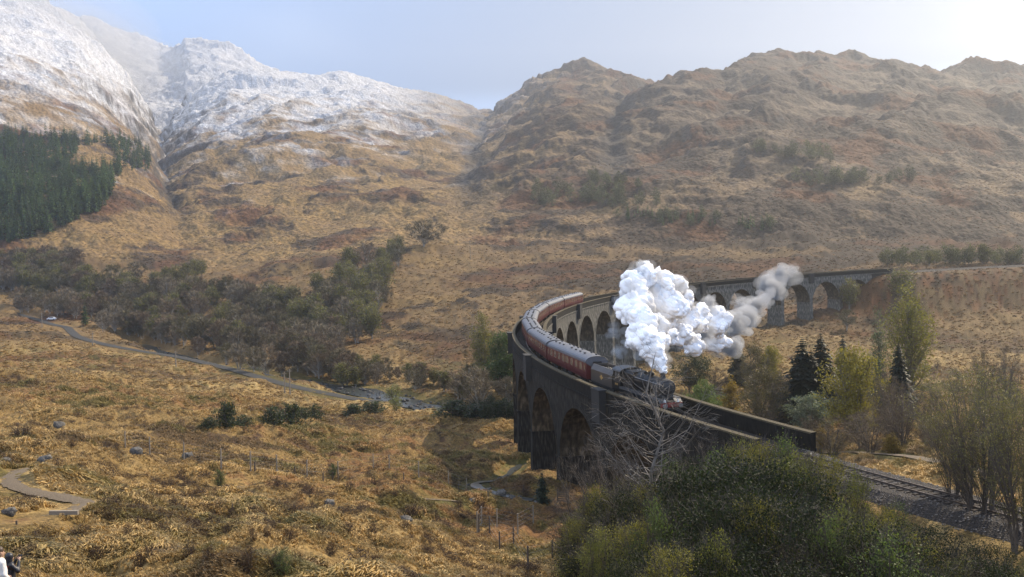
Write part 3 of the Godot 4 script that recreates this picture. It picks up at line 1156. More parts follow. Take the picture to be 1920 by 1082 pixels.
func build_engine() -> void:
	var paint := plain_mat("black engine paint", Color(0.016, 0.016, 0.016), 0.38)
	paint.metallic_specular = 0.25
	var soot := plain_mat("sooty smokebox", Color(0.02, 0.02, 0.021), 0.6)
	var roofp := plain_mat("engine roof paint", Color(0.06, 0.06, 0.062), 0.45)
	var red := plain_mat("red buffer beam", Color(0.17, 0.013, 0.011), 0.5)
	var steel := plain_mat("bright steel", Color(0.42, 0.41, 0.4), 0.3, 0.8)
	var gold := plain_mat("gold transfer", Color(0.32, 0.19, 0.06), 0.5)
	var glassm := plain_mat("cab glass", Color(0.1, 0.1, 0.1), 0.1)
	var lampm := plain_mat("white lamp", Color(0.6, 0.6, 0.58), 0.5)
	# engine: x runs forwards from the back of the cab
	var t := thing("steam_locomotive", "black steam locomotive with red buffer beam, blowing white steam", "locomotive")
	t.transform = along(41.9, 30.4)
	var b := MB.new()
	var cy := 2.72
	b.skin([ring(1.8, 0.9, cy), ring(4.4, 0.92, cy), ring(6.4, 0.88, cy), ring(8.7, 0.82, cy)])
	for x in [4.4, 6.2, 7.6, 8.68]:
		b.skin([ring(x - 0.03, 0.93, cy), ring(x - 0.03, 0.955 - 0.03 * float(x > 5), cy), ring(x + 0.03, 0.955 - 0.03 * float(x > 5), cy), ring(x + 0.03, 0.93, cy)])
	part("boiler", b.mesh(), paint, t)
	var fb := MB.new()
	var prof := [Vector2(-0.98, 1.6), Vector2(-0.98, 3.3), Vector2(-0.8, 3.62), Vector2(0.8, 3.62), Vector2(0.98, 3.3), Vector2(0.98, 1.6), Vector2(-0.98, 1.6)]
	profile_body(fb, 1.7, 4.35, prof)
	part("firebox", fb.mesh(), paint, t)
	var sb := MB.new()
	sb.skin([ring(8.7, 0.86, cy), ring(10.75, 0.86, cy), ring(10.8, 0.8, cy), ring(10.82, 0.0, cy)])
	sb.cube(Vector3(9.75, 1.75, 0), Vector3(1.7, 0.6, 1.3))
	var smb := part("smokebox", sb.mesh(), soot, t)
	var sd := MB.new()
	sd.skin([ring(10.8, 0.66, cy), ring(10.95, 0.5, cy), ring(11.02, 0.2, cy), ring(11.03, 0.0, cy)])
	sd.tube(Vector3(11.0, cy, 0), Vector3(11.14, cy, 0), 0.06, 0.06, 8, true)
	sd.box(Vector3(10.98, cy + 0.2, 0), Vector3(0.03, 0, 0), Vector3(0, 0.03, 0), Vector3(0, 0, 0.6))
	sd.box(Vector3(10.98, cy - 0.2, 0), Vector3(0.03, 0, 0), Vector3(0, 0.03, 0), Vector3(0, 0, 0.6))
	part("door", sd.mesh(), soot, smb)
	var ch := MB.new()
	var rings := []
	for q in [[3.5, 0.42], [3.62, 0.3], [3.95, 0.25], [4.05, 0.32], [4.1, 0.32], [4.1, 0.2]]:
		var r := []
		for k in 16:
			r.append(Vector3(9.6 + q[1] * cos(TAU * k / 16), q[0], -q[1] * sin(TAU * k / 16)))
		rings.append(r)
	ch.skin(rings)
	part("chimney", ch.mesh(), soot, t)
	for q in [[6.9, 0.36, 0.52, "dome"], [5.6, 0.3, 0.38, "top_feed"]]:
		var dm := MB.new()
		rings = []
		for j in 7:
			var a := j / 6.0
			var r := []
			for k in 14:
				var rr: float = q[1] * sqrt(maxf(1.0 - pow(a, 2.6), 0.0)) + (0.1 if j == 0 else 0.0)
				r.append(Vector3(q[0] + rr * cos(TAU * k / 14), cy + 0.78 + q[2] * a, -rr * sin(TAU * k / 14)))
			rings.append(r)
		dm.skin(rings)
		part(q[3], dm.mesh(), paint, t)
	var sv := MB.new()
	for z in [-0.16, 0.16]:
		sv.tube(Vector3(3.9, 3.6, z), Vector3(3.9, 3.88, z), 0.08, 0.07, 8, true)
	sv.tube(Vector3(2.1, 3.6, 0.2), Vector3(2.1, 3.95, 0.2), 0.05, 0.05, 6, true)
	part("safety_valves", sv.mesh(), steel, t)
	# cab
	var cb := MB.new()
	for z in [-1.0, 1.0]:
		var o: float = 1.33 * z
		for q in [[-0.1, 1.75, 1.2, 2.35], [-0.1, 0.25, 2.35, 3.25], [0.95, 1.15, 2.35, 3.25], [1.6, 1.75, 2.35, 3.25]]:
			cb.box(Vector3((q[0] + q[1]) / 2, (q[2] + q[3]) / 2, o), Vector3((q[1] - q[0]) / 2, 0, 0), Vector3(0, (q[3] - q[2]) / 2, 0), Vector3(0, 0, 0.02))
		cb.box(Vector3(0.825, 3.3, o), Vector3(0.925, 0, 0), Vector3(0, 0.06, 0), Vector3(0, 0, 0.02))
	cb.box(Vector3(1.76, 2.4, 0), Vector3(0.02, 0, 0), Vector3(0, 1.0, 0), Vector3(0, 0, 1.3))
	cb.box(Vector3(0.8, 1.2, 0), Vector3(0.95, 0, 0), Vector3(0, 0.05, 0), Vector3(0, 0, 1.3))
	var cab := part("cab", cb.mesh(), paint, t)
	var cr := MB.new()
	var rp := []
	for k in 13:
		var a := PI * k / 12
		rp.append(Vector2(-1.4 * cos(a), 3.3 + 0.5 * pow(sin(a), 0.8)))
	profile_body(cr, -0.35, 1.95, rp, false)
	part("roof", cr.mesh(), roofp, cab)
	for z in [-1.0, 1.0]:
		for x in [0.6, 1.38]:
			var g := MB.new()
			g.box(Vector3(x, 2.82, 1.325 * z), Vector3(0.2, 0, 0), Vector3(0, 0.38, 0), Vector3(0, 0, 0.006))
			part("window", g.mesh(), glassm, cab)
		var nm := MB.new()
		for j in 5:
			nm.box(Vector3(0.45 + j * 0.17, 1.85, 1.355 * z), Vector3(0.05, 0, 0), Vector3(0, 0.11, 0), Vector3(0, 0, 0.004))
		part("number_transfer", nm.mesh(), gold, cab)
	# running boards, frames, cylinders
	var rb := MB.new()
	for z in [-1.0, 1.0]:
		rb.box(Vector3(6.3, 1.66, 1.16 * z), Vector3(4.6, 0, 0), Vector3(0, 0.03, 0), Vector3(0, 0, 0.26))
		rb.box(Vector3(6.3, 1.56, 1.4 * z), Vector3(4.6, 0, 0), Vector3(0, 0.09, 0), Vector3(0, 0, 0.02))
		rb.box(Vector3(11.1, 1.45, 0.9 * z), Vector3(0.3, -0.2, 0), Vector3(0.02, 0.03, 0), Vector3(0, 0, 0.4))
	part("running_board", rb.mesh(), roofp, t)
	var fr := MB.new()
	fr.cube(Vector3(5.8, 1.05, 0), Vector3(11.0, 0.7, 1.2))
	part("frame", fr.mesh(), soot, t)
	for z in [-1.0, 1.0]:
		var cy2 := MB.new()
		cy2.tube(Vector3(8.9, 0.98, 1.1 * z), Vector3(10.1, 0.98, 1.1 * z), 0.34, 0.34, 14, true)
		cy2.tube(Vector3(8.8, 1.42, 1.06 * z), Vector3(10.2, 1.42, 1.06 * z), 0.2, 0.2, 10, true)
		cy2.tube(Vector3(9.6, 1.5, 1.0 * z), Vector3(9.6, 2.3, 0.8 * z), 0.13, 0.13, 8)
		part("cylinder", cy2.mesh(), paint, t)
		var rod := MB.new()
		rod.box(Vector3(5.6, 0.72, 0.96 * z), Vector3(2.3, 0, 0), Vector3(0, 0.06, 0), Vector3(0, 0, 0.03))
		rod.box(Vector3(7.2, 0.86, 1.04 * z), Vector3(1.6, 0.12, 0), Vector3(0, 0.06, 0), Vector3(0, 0, 0.03))
		part("coupling_rod", rod.mesh(), steel, t)
		var hr := MB.new()
		hr.tube(Vector3(4.3, 3.12, 0.92 * z), Vector3(10.6, 3.08, 0.86 * z), 0.025, 0.025, 5)
		part("handrail", hr.mesh(), steel, t)
	var dw := wheel_mesh(0.91, 0.14)
	var bw := wheel_mesh(0.5, 0.13)
	for z in [-0.75, 0.75]:
		for x in [3.3, 5.5, 7.7]:
			part("driving_wheel", dw, soot, t, Vector3(x, 0.91, z))
		for x in [9.0, 10.9]:
			part("bogie_wheel", bw, soot, t, Vector3(x, 0.5, z))
	var bb := MB.new()
	bb.cube(Vector3(11.42, 1.06, 0), Vector3(0.08, 0.46, 2.5))
	var beam := part("buffer_beam", bb.mesh(), red, t)
	for z in [-0.87, 0.87]:
		var bf := MB.new()
		bf.tube(Vector3(11.46, 1.05, z), Vector3(11.8, 1.05, z), 0.13, 0.1, 10)
		bf.tube(Vector3(11.8, 1.05, z), Vector3(11.85, 1.05, z), 0.23, 0.23, 14, true)
		part("buffer", bf.mesh(), steel, beam)
	var hk := MB.new()
	hk.tube(Vector3(11.46, 1.0, 0), Vector3(11.7, 0.95, 0), 0.05, 0.04, 6, true)
	part("coupling_hook", hk.mesh(), steel, beam)
	for z in [-0.75, 0.75]:
		var lm := MB.new()
		lm.cube(Vector3(11.42, 1.46, z), Vector3(0.16, 0.26, 0.17))
		lm.tube(Vector3(11.42, 1.59, z), Vector3(11.42, 1.68, z), 0.05, 0.03, 6, true)
		part("lamp", lm.mesh(), lampm, beam)
	# tender: x runs back from its front
	var n := thing("tender", "black tender heaped with coal between cab and first coach", "tender")
	n.transform = along(42.4, 49.6)
	var tb := MB.new()
	var tp := [Vector2(-1.3, 1.15), Vector2(-1.3, 2.55), Vector2(-0.95, 3.15), Vector2(-0.85, 3.15), Vector2(-0.85, 2.4), Vector2(0.85, 2.4), Vector2(0.85, 3.15), Vector2(0.95, 3.15), Vector2(1.3, 2.55), Vector2(1.3, 1.15), Vector2(-1.3, 1.15)]
	for j in tp.size() - 1:
		var m: Vector2 = (tp[j] + tp[j + 1]) / 2
		var o := Vector3(0, 0.0, m.x) if absf(m.x) > 1.0 else Vector3(0, 1, 0) if j in [2, 4, 6] else Vector3(0, 0, -m.x)
		tb.quad(Vector3(0.1, tp[j].y, tp[j].x), Vector3(0.1, tp[j + 1].y, tp[j + 1].x), Vector3(6.9, tp[j + 1].y, tp[j + 1].x), Vector3(6.9, tp[j].y, tp[j].x), o)
	for e in [0.1, 6.9]:
		tb.box(Vector3(e, 1.9, 0), Vector3(0.03, 0, 0), Vector3(0, 0.75, 0), Vector3(0, 0, 1.28))
		tb.box(Vector3(e, 2.85, 0), Vector3(0.03, 0, 0), Vector3(0, 0.3, 0), Vector3(0, 0, 0.93))
	var tk := part("tank", tb.mesh(), plain_mat("tender paint", Color(0.05, 0.042, 0.036), 0.4), n)
	for z in [-1.0, 1.0]:
		var em := MB.new()
		em.tube(Vector3(3.4, 1.95, 1.3 * z), Vector3(3.4, 1.95, 1.315 * z), 0.3, 0.3, 16, true)
		em.box(Vector3(3.4, 1.95, 1.308 * z), Vector3(0.55, 0, 0), Vector3(0, 0.07, 0), Vector3(0, 0, 0.004))
		part("emblem", em.mesh(), gold, tk)
	var coal := MB.new()
	var rng := RandomNumberGenerator.new()
	rng.seed = 5
	for k in 240:
		var x := rng.randf_range(0.4, 6.4)
		var z := rng.randf_range(-0.8, 0.8)
		pebble(coal, Vector3(x, 2.5 + (0.75 - 0.55 * z * z) * (1.0 - x / 9.0) * rng.randf_range(0.6, 1.0), z), rng.randf_range(0.1, 0.2), rng)
	part("coal", coal.mesh(), plain_mat("coal", Color(0.012, 0.012, 0.012), 0.45), n)
	var tf := MB.new()
	for z in [-1.0, 1.0]:
		tf.box(Vector3(3.5, 0.95, 1.0 * z), Vector3(3.4, 0, 0), Vector3(0, 0.22, 0), Vector3(0, 0, 0.05))
	tf.cube(Vector3(3.5, 1.1, 0), Vector3(6.9, 0.12, 2.5))
	part("frame", tf.mesh(), soot, n)
	var tw := wheel_mesh(0.64, 0.13)
	for z in [-0.75, 0.75]:
		for x in [1.3, 3.5, 5.7]:
			part("wheel", tw, soot, n, Vector3(x, 0.64, z))

# ---------------------------------------------------------------- trees and bushes
func rv(rng: RandomNumberGenerator) -> Vector3:
	var v := Vector3(rng.randfn(), rng.randfn(), rng.randfn())
	return v.normalized() if v.length() > 1e-3 else Vector3.UP

func outline(shape: String, t: float) -> float:
	match shape:
		"round":
			return sqrt(maxf(1.0 - pow(2.0 * t - 1.0, 2.0), 0.0))
		"egg":
			return sqrt(maxf(1.0 - pow(clampf((t - 0.38) / 0.62, -1.0, 1.0), 2.0), 0.0)) if t > 0.38 else 0.45 + 0.55 * sqrt(t / 0.38)
		"spire":
			return pow(1.0 - t, 0.75) * (0.35 + 0.65 * smooth(0.0, 0.22, t))
		"column":
			return minf(1.0, minf(0.35 + 3.0 * t, 0.12 + 2.4 * (1.0 - t)))
		"vase":
			return (0.25 + 0.75 * pow(t, 0.7)) * sqrt(maxf(1.0 - pow(maxf(t - 0.6, 0.0) / 0.4, 2.0), 0.02))
		"dome":
			return sqrt(maxf(1.0 - t * t, 0.0))
	return 1.0

# P: h, base (share of the height below the crown), rx, shape, clumps, leaves, size, ca, cb, stems, trunk, twigs, twig, upright, spread, bark, gloss
# gives [wood mesh, leaf mesh or null]
func grow(sd: int, P: Dictionary) -> Array:
	var rng := RandomNumberGenerator.new()
	rng.seed = sd
	var wood := MB.new()
	var leaf := MB.new()
	var h: float = P.h
	var base: float = P.get("base", 0.15) * h
	var rx: float = P.rx
	var bark: Color = P.get("bark", Color(0.09, 0.075, 0.06))
	var twig_col: Color = P.get("twigc", bark)  # colour of the twigs, that of the bark if none is given
	var n_st: int = P.get("stems", 1)
	var tr: float = P.get("trunk", h * 0.018)
	var up: float = P.get("upright", 0.5)
	var rc: float = P.get("spread", 0.13) * h
	var tp: float = P.get("taper", 0.9)
	var sides: int = P.get("sides", 5)
	var axes := []
	wood.col = bark
	for s in n_st:
		var a := TAU * s / n_st + rng.randf()
		var lean := (0.0 if n_st == 1 else rx * rng.randf_range(0.25, 0.6))
		var foot := Vector3(cos(a), 0, sin(a)) * (0.0 if n_st == 1 else 0.12 * rx)
		var pts := [foot]
		var n := 6
		for k in n:
			var f := (k + 1.0) / n
			pts.append(foot + Vector3(cos(a) * lean * pow(f, 1.4) + rng.randfn() * 0.012 * h, h * f * (0.97 - 0.12 * rng.randf() * float(n_st > 1)), sin(a) * lean * pow(f, 1.4) + rng.randfn() * 0.012 * h))
		for k in n:
			var r0 := tr * pow(1.0 - float(k) / n, tp) + 0.012
			var r1 := tr * pow(1.0 - (k + 1.0) / n, tp) + 0.012
			wood.tube(pts[k] - (Vector3(0, 0.3, 0) if k == 0 else Vector3.ZERO), pts[k + 1], r0 * (1.25 if k == 0 else 1.0), r1, sides)
		axes.append(pts)
	var lobes := fnoise(sd + 7, 0.9, 2)
	for c in int(P.clumps):
		var t := rng.randf()
		var rr := 0.0
		for tries in 20:
			t = rng.randf()
			rr = outline(P.shape, t)
			if rng.randf() < rr:
				break
		var a := rng.randf() * TAU
		var q := pow(rng.randf(), 0.55) * rr * rx * rng.randf_range(0.82, 1.12) * (1.0 + 0.75 * lobes.get_noise_3d(cos(a) * 1.3, t * 2.6, sin(a) * 1.3))
		var y := base + t * (h - base)
		var p := Vector3(cos(a) * q, y, sin(a) * q)
		# the limb that carries it
		var pts: Array = axes[rng.randi() % axes.size()]
		if n_st > 1:
			var bestd := 1e9
			for ax in axes:
				var dd: float = (ax[3] as Vector3).distance_to(p)
				if dd < bestd:
					bestd = dd
					pts = ax
		var y0 := clampf(y - q * (0.5 + up), h * 0.08, h * 0.95)
		var fy := clampf(y0 / h, 0.0, 0.999) * (pts.size() - 1)
		var k0 := int(fy)
		var o: Vector3 = (pts[k0] as Vector3).lerp(pts[k0 + 1], fy - k0)
		var m := o.lerp(p, 0.5) + Vector3(0, -0.06 * h * rng.randf() * (1.0 - up), 0) + rv(rng) * 0.02 * h
		var lr: float = tr * float(P.get("limbr", 0.3)) * pow(1.0 - y0 / h, 0.5) + 0.008
		wood.col = bark
		if P.get("limbs", 1.0) > rng.randf():
			wood.tube(o, m, lr, lr * 0.7, 3)
			wood.tube(m, p, lr * 0.7, lr * 0.3, 3)
		var outw := (Vector3(p.x, 0, p.z).normalized() * 0.7 + Vector3(0, up, 0)).normalized()
		var tl: float = P.get("twig", h * 0.1)
		var tw: float = P.get("tww", 0.012)
		var ca: Color = P.ca
		var cb: Color = P.cb
		var tone := rng.randf()
		for k in int(P.get("twigs", 0)):
			var dir := (outw + rv(rng) * 0.75).normalized()
			var s0 := p + rv(rng) * rc * 0.35
			var e := dir * tl * rng.randf_range(0.5, 1.1)
			wood.col = twig_col * rng.randf_range(0.7, 1.25)
			wood.leaf(s0 + e * 0.5, e * 0.5, e.cross(rv(rng)).normalized() * tw)
		for k in int(P.get("leaves", 0)):
			var g := Vector3(rng.randfn(), rng.randfn() * 0.8, rng.randfn()) * rc * 0.62
			if P.has("droop"):
				g.y -= absf(rng.randfn()) * rc * float(P.droop)
			var sz: float = P.size * rng.randf_range(0.6, 1.3)
			var u := rv(rng)
			u = (u + Vector3(0, float(P.get("hang", 0.0)), 0)).normalized()
			leaf.col = ca.lerp(cb, clampf(tone * 0.6 + rng.randf() * 0.55 - 0.08, 0.0, 1.0)) * rng.randf_range(0.75, 1.25)
			leaf.leaf(p + g, u * sz * 0.5, u.cross(rv(rng)).normalized() * sz * float(P.get("wide", 0.3)))
	return [wood.mesh(), leaf.mesh() if leaf.i.size() else null]

func conifer(sd: int, h: float, rx: float, levels: int, per: int, ca: Color, cb: Color, bark := Color(0.07, 0.055, 0.04), ragged := 0.25) -> Array:
	var rng := RandomNumberGenerator.new()
	rng.seed = sd
	var wood := MB.new()
	wood.col = bark
	wood.tube(Vector3(0, -0.3, 0), Vector3(0, h * 0.5, 0), h * 0.017, h * 0.01, 5)
	wood.tube(Vector3(0, h * 0.5, 0), Vector3(0, h * 0.99, 0), h * 0.01, 0.01, 4)
	var leaf := MB.new()
	for l in levels:
		var t := (l + rng.randf() * 0.7) / levels
		var y := h * (0.07 + 0.92 * t)
		var r := rx * pow(1.0 - t, 0.85) * rng.randf_range(1.0 - ragged, 1.0 + ragged * 0.4) + 0.12
		for b in per:
			var a := TAU * b / per + rng.randf() * 1.2
			var out := Vector3(cos(a), 0, sin(a))
			var side := Vector3(-sin(a), 0, cos(a))
			var rr := r * rng.randf_range(0.7, 1.1)
			var tone := rng.randf()
			for q in 3:
				var f := (q + 0.6) / 3.0
				var p := Vector3(0, y - rr * 0.32 * f * f + 0.1 * rr * f, 0) + out * rr * f
				leaf.col = ca.lerp(cb, clampf(tone * 0.7 + 0.4 * rng.randf(), 0, 1)) * rng.randf_range(0.8, 1.2)
				var w := rr * 0.24 * (1.3 - f)+ 0.05
				leaf.leaf(p, (out + Vector3(0, -0.35 - 0.3 * rng.randf(), 0)) * rr * 0.24, (side + Vector3(0, rng.randfn() * 0.35, 0)) * w)
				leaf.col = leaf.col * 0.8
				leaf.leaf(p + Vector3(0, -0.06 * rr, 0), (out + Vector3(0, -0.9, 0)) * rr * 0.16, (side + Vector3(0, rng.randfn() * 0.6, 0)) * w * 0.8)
	return [wood.mesh(), leaf.mesh()]

func size_word(sc: float) -> String:
	return "tall " if sc > 1.22 else "low " if sc < 1.0 else "middling "

var bark_m: StandardMaterial3D
var leaf_m: StandardMaterial3D
var gloss_m: StandardMaterial3D
func plant(called: String, label: String, category: String, group: String, kind: Array, at: Vector3, scale: float, turn: float, shiny := false, wide := 1.0) -> Node3D:
	var o := thing(called, label, category, at, group)
	o.rotation.y = turn
	o.scale = Vector3(scale * wide, scale, scale * wide)
	part("trunk", kind[0], bark_m, o)
	if kind[1]:
		part("crown", kind[1], gloss_m if shiny else leaf_m, o)
	return o

# fit a plant so that it stands at a pixel's ground and reaches up to a pixel row
func plant_to(called: String, label: String, category: String, group: String, kind: Array, h: float, u: float, v: float, top: float, from: float, turn: float, shiny := false, width := -1.0, rx := 1.0) -> Node3D:
	var p := spot(u, v, from)
	var d := -p.z
	var hh := (v - top) / F * d
	var sc := hh / h
	var wide := 1.0
	if width > 0.0:
		wide = clampf((width / F * d) / (2.0 * rx * sc), 0.5, 2.0)
	return plant(called, label, category, group, kind, p, sc, turn, shiny, wide)

func build_trees() -> void:
	bark_m = plain_mat("bark", Color(1, 1, 1), 0.85)
	bark_m.vertex_color_use_as_albedo = true
	leaf_m = plain_mat("foliage", Color(1, 1, 1), 0.6)
	leaf_m.vertex_color_use_as_albedo = true
	leaf_m.backlight_enabled = true
	leaf_m.backlight = Color(0.95, 0.95, 0.8)
	gloss_m = plain_mat("glossy foliage", Color(1, 1, 1), 0.7)
	gloss_m.metallic_specular = 0.3
	gloss_m.vertex_color_use_as_albedo = true
	gloss_m.backlight_enabled = true
	gloss_m.backlight = Color(0.75, 0.8, 0.5)
	var rng := RandomNumberGenerator.new()
	rng.seed = 4711
	var pale_bark := Color(0.30, 0.28, 0.25)
	var grey_twig := Color(0.12, 0.09, 0.072)
	# ------------------------------------------------ kinds for the distance
	var bare := []
	var flush := []
	for k in 5:
		bare.append(grow(100 + k, {"h": 9.0, "base": 0.2, "rx": 3.1 + 0.3 * k, "shape": "round" if k % 2 else "egg", "clumps": 105, "twigs": 22, "twig": 1.4, "tww": 0.055, "spread": 0.1, "upright": 0.6, "ca": grey_twig, "cb": grey_twig, "bark": Color(0.26, 0.24, 0.21), "twigc": [Color(0.135, 0.092, 0.054), Color(0.12, 0.10, 0.044), Color(0.165, 0.13, 0.08), Color(0.105, 0.084, 0.042), Color(0.15, 0.106, 0.06)][k], "trunk": 0.17, "stems": 1 + k % 3}))
		flush.append(grow(120 + k, {"h": 9.0, "base": 0.2, "rx": 2.7 + 0.25 * k, "shape": "egg" if k % 2 else "round", "clumps": 100, "leaves": 20, "size": 0.5, "twigs": 8, "twig": 1.4, "tww": 0.04, "spread": 0.1, "ca": Color(0.09, 0.088, 0.026), "cb": Color(0.155, 0.15, 0.04), "bark": pale_bark * 0.6, "twigc": grey_twig, "trunk": 0.15, "stems": 1 + k % 2}))
	# ------------------------------------------------ the spruce plantation on the left
	var sp_a := Color(0.022, 0.045, 0.02)
	var sp_b := Color(0.085, 0.13, 0.035)
	var spruce := []
	for k in 3:
		spruce.append(conifer(200 + k, 15.0, 2.9, 15, 5, sp_a * (1.0 + 0.3 * k), sp_b * (1.0 + 0.25 * k)))
	var edge := [Vector2(-60, 468), Vector2(45, 452), Vector2(100, 436), Vector2(160, 412), Vector2(205, 385), Vector2(215, 350), Vector2(232, 322), Vector2(277, 322), Vector2(285, 300), Vector2(262, 268), Vector2(205, 258), Vector2(170, 262), Vector2(80, 258), Vector2(-60, 252)]
	var poly := PackedVector2Array(edge)
	var glade := PackedVector2Array([Vector2(128, 312), Vector2(150, 278), Vector2(190, 268), Vector2(215, 288), Vector2(222, 308), Vector2(190, 318)])
	var spots := []
	for tries in 3900:
		var u := rng.randf_range(-60, 290)
		var v := rng.randf_range(250, 468)
		if not Geometry2D.is_point_in_polygon(Vector2(u, v), poly) or Geometry2D.is_point_in_polygon(Vector2(u, v), glade):
			continue
		if rng.randf() > 0.34 + 0.5 * (470.0 - v) / 220.0:
			continue
		spots.append(Vector3(u, v, rng.randf()))
	spots.sort_custom(func(a, b): return a.y > b.y)
	var xf := [[], [], []]
	var n_one := 0
	var hueb := fnoise(55, 0.02, 2)
	for q in spots:
		var p := spot(q.x, q.y, 480.0, 1600.0)
		var sc: float = (0.6 + 0.75 * q.z * q.z + 0.15 * q.z) * (1.0 if q.y > 330 else 0.9)
		var kind := 0 if hueb.get_noise_2d(q.x, q.y * 1.6) < -0.05 else 2
		if rng.randf() < 0.3:
			kind = 1
		if n_one < 90 and q.x > -25.0:
			n_one += 1
			plant("spruce_tree", size_word(sc + 0.1) + ["dark green", "mid green", "light green"][kind] + " spruce in the front ranks of the plantation", "tree", size_word(sc + 0.1) + ["dark", "mid green", "light green"][kind] + " spruces along the lower edge of the plantation", spruce[kind], p, sc, rng.randf() * TAU)
		else:
			xf[kind].append(Transform3D(Basis(Vector3.UP, rng.randf() * TAU).scaled(Vector3(sc, sc * rng.randf_range(0.9, 1.1), sc)), p))
	for k in 3:
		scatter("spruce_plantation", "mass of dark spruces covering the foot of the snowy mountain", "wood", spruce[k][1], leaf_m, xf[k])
	# ------------------------------------------------ bare woods along the river
	var belts := [
		# u0, v0, u1, v1, half width in rows, how many, share of leafing trees, height in metres, where
		[-40, 512, 150, 505, 14, 36, 0.2, 9.5, "at the top of the wood under the spruce plantation"], [-40, 545, 130, 540, 14, 34, 0.4, 9.5, "at the far left of the riverside wood"],
		[110, 545, 330, 568, 15, 44, 0.25, 10.0, "in the thickest left part of the riverside wood"], [20, 575, 250, 600, 9, 34, 0.1, 8.5, "at the wood's edge behind the road bend"],
		[250, 590, 520, 612, 14, 44, 0.22, 9.0, "in the middle of the riverside wood"], [300, 560, 480, 580, 10, 30, 0.15, 9.5, "along the upper edge of the riverside wood"],
		[440, 625, 640, 665, 10, 34, 0.08, 8.5, "in the low misty end of the wood above the road"], [540, 600, 640, 640, 12, 24, 0.4, 9.0, "where the riverside wood meets the gully"],
		[500, 580, 560, 600, 10, 14, 0.35, 9.5, "in the small clump left of the gully"],
		[190, 612, 470, 668, 9, 46, 0.08, 8.5, "at the lower edge of the wood nearest the road"], [455, 650, 650, 712, 12, 36, 0.05, 8.0, "in the misty scrub below the gully"],
	]
	for b in belts:
		for k in int(b[5]):
			var f := rng.randf()
			var u: float = lerpf(b[0], b[2], f) + rng.randfn() * 6.0
			var v: float = lerpf(b[1], b[3], f) + rng.randf_range(-1, 1) * b[4]
			var p := spot(u, v, 240.0)
			var sc: float = b[7] / 9.0 * rng.randf_range(0.85, 1.4)
			if rng.randf() < b[6]:
				plant("leafing_birch", size_word(sc) + "birch in olive leaf " + b[8], "tree", size_word(sc) + "leafing birches " + b[8], flush[rng.randi() % 5], p, sc, rng.randf() * TAU)
			else:
				plant("bare_tree", size_word(sc) + "bare brown tree " + b[8], "tree", size_word(sc) + "bare trees " + b[8], bare[rng.randi() % 5], p, sc, rng.randf() * TAU)
	# the wooded gully that climbs the slope in the middle
	var gully := [[752, 462], [735, 475], [715, 485], [700, 500], [690, 480], [670, 500], [655, 520], [672, 530], [700, 525], [722, 510], [640, 540], [655, 560], [680, 560], [705, 550], [725, 535], [640, 585], [665, 590], [690, 590], [712, 575], [650, 612], [676, 615], [700, 605], [620, 560], [630, 610], [600, 620], [612, 590], [595, 545], [580, 575], [745, 490], [660, 505], [640, 515], [590, 600], [570, 610], [610, 570], [625, 590], [640, 560], [662, 545], [690, 540], [706, 516], [727, 498], [742, 478], [684, 605], [668, 635], [700, 628], [640, 632]]
	for q in gully:
		var p := spot(q[0] + rng.randfn() * 3.0, q[1] + 8.0, 240.0)
		var leafy := rng.randf() < 0.72
		plant("gully_birch" if leafy else "bare_tree", "olive birch in the wooded gully on the brown slope" if leafy else "bare tree among the olive birches of the gully", "tree", "trees of the gully", (flush if leafy else bare)[rng.randi() % 5], p, rng.randf_range(0.95, 1.5) * 1.1, rng.randf() * TAU)
	for q in [["big bare round tree standing alone at the top of the gully", 795, 462, 415, 60], ["grey round tree alone on the straw slope above the wood", 254, 528, 492, 30], ["grey-green tree beside the lone grey one above the wood", 215, 545, 498, 42]]:
		plant_to("lone_tree", q[0], "tree", "", bare[3 if q[1] != 215 else 1], 9.0, q[1], q[2], q[3], 260.0, 0.4, false, q[4], 3.4)
	var k2 := 0
	for q in [[292, 545, 508], [312, 540, 502], [330, 535, 498], [348, 532, 494], [366, 524, 488], [378, 518, 487]]:
		plant_to("leafing_birch", "olive birch in the short row climbing from the wood", "tree", "birches in the short row above the wood", flush[k2 % 5], 9.0, q[0], q[1], q[2], 260.0, k2 * 1.3)
		k2 += 1
	plant_to("spruce_tree", "single dark spruce among the bare trees beside the road bend", "tree", "", conifer(210, 15.0, 3.2, 18, 6, sp_a, sp_b), 15.0, 160, 610, 562, 240.0, 0.0)
	# small bare trees beside the road
	k2 = 0
	for q in [[371, 668, 632, "leftmost of the small bare trees by the road, round and grey"], [424, 683, 645, "small bare tree by the road, second from the left"], [449, 692, 642, "pale tall bare tree standing by the verge, middle of the row"], [476, 697, 652, "thin bare tree by the road, right of the pale tall one"], [501, 704, 645, "bare tree with reddish twigs nearest the end of the roadside row"], [528, 706, 660, "low bare tree where the roadside row meets the wood"]]:
		plant_to("roadside_tree", q[3], "tree", "", bare[k2 % 5], 9.0, q[0], q[1], q[2], 220.0, k2 * 2.1)
		k2 += 1
	# scrub round the river
	for k in 46:
		var f := rng.randf()
		var u := lerpf(600, 965, f) + rng.randfn() * 8.0
		var v := lerpf(712, 752, f) + rng.randf_range(-24, 10)
		if u > 770 and u < 850 and v > 742:
			v -= 26
		var p := spot(u, v, 150.0)
		var leafy := rng.randf() < 0.3
		plant("riverside_shrub", "olive shrub in the scrub along the stony river" if leafy else "bare brown shrub in the scrub along the stony river", "shrub", "shrubs along the river", (flush if leafy else bare)[rng.randi() % 5], p, rng.randf_range(0.42, 0.8), rng.randf() * TAU)
	# bushes of the meadow edge
	var bush := []
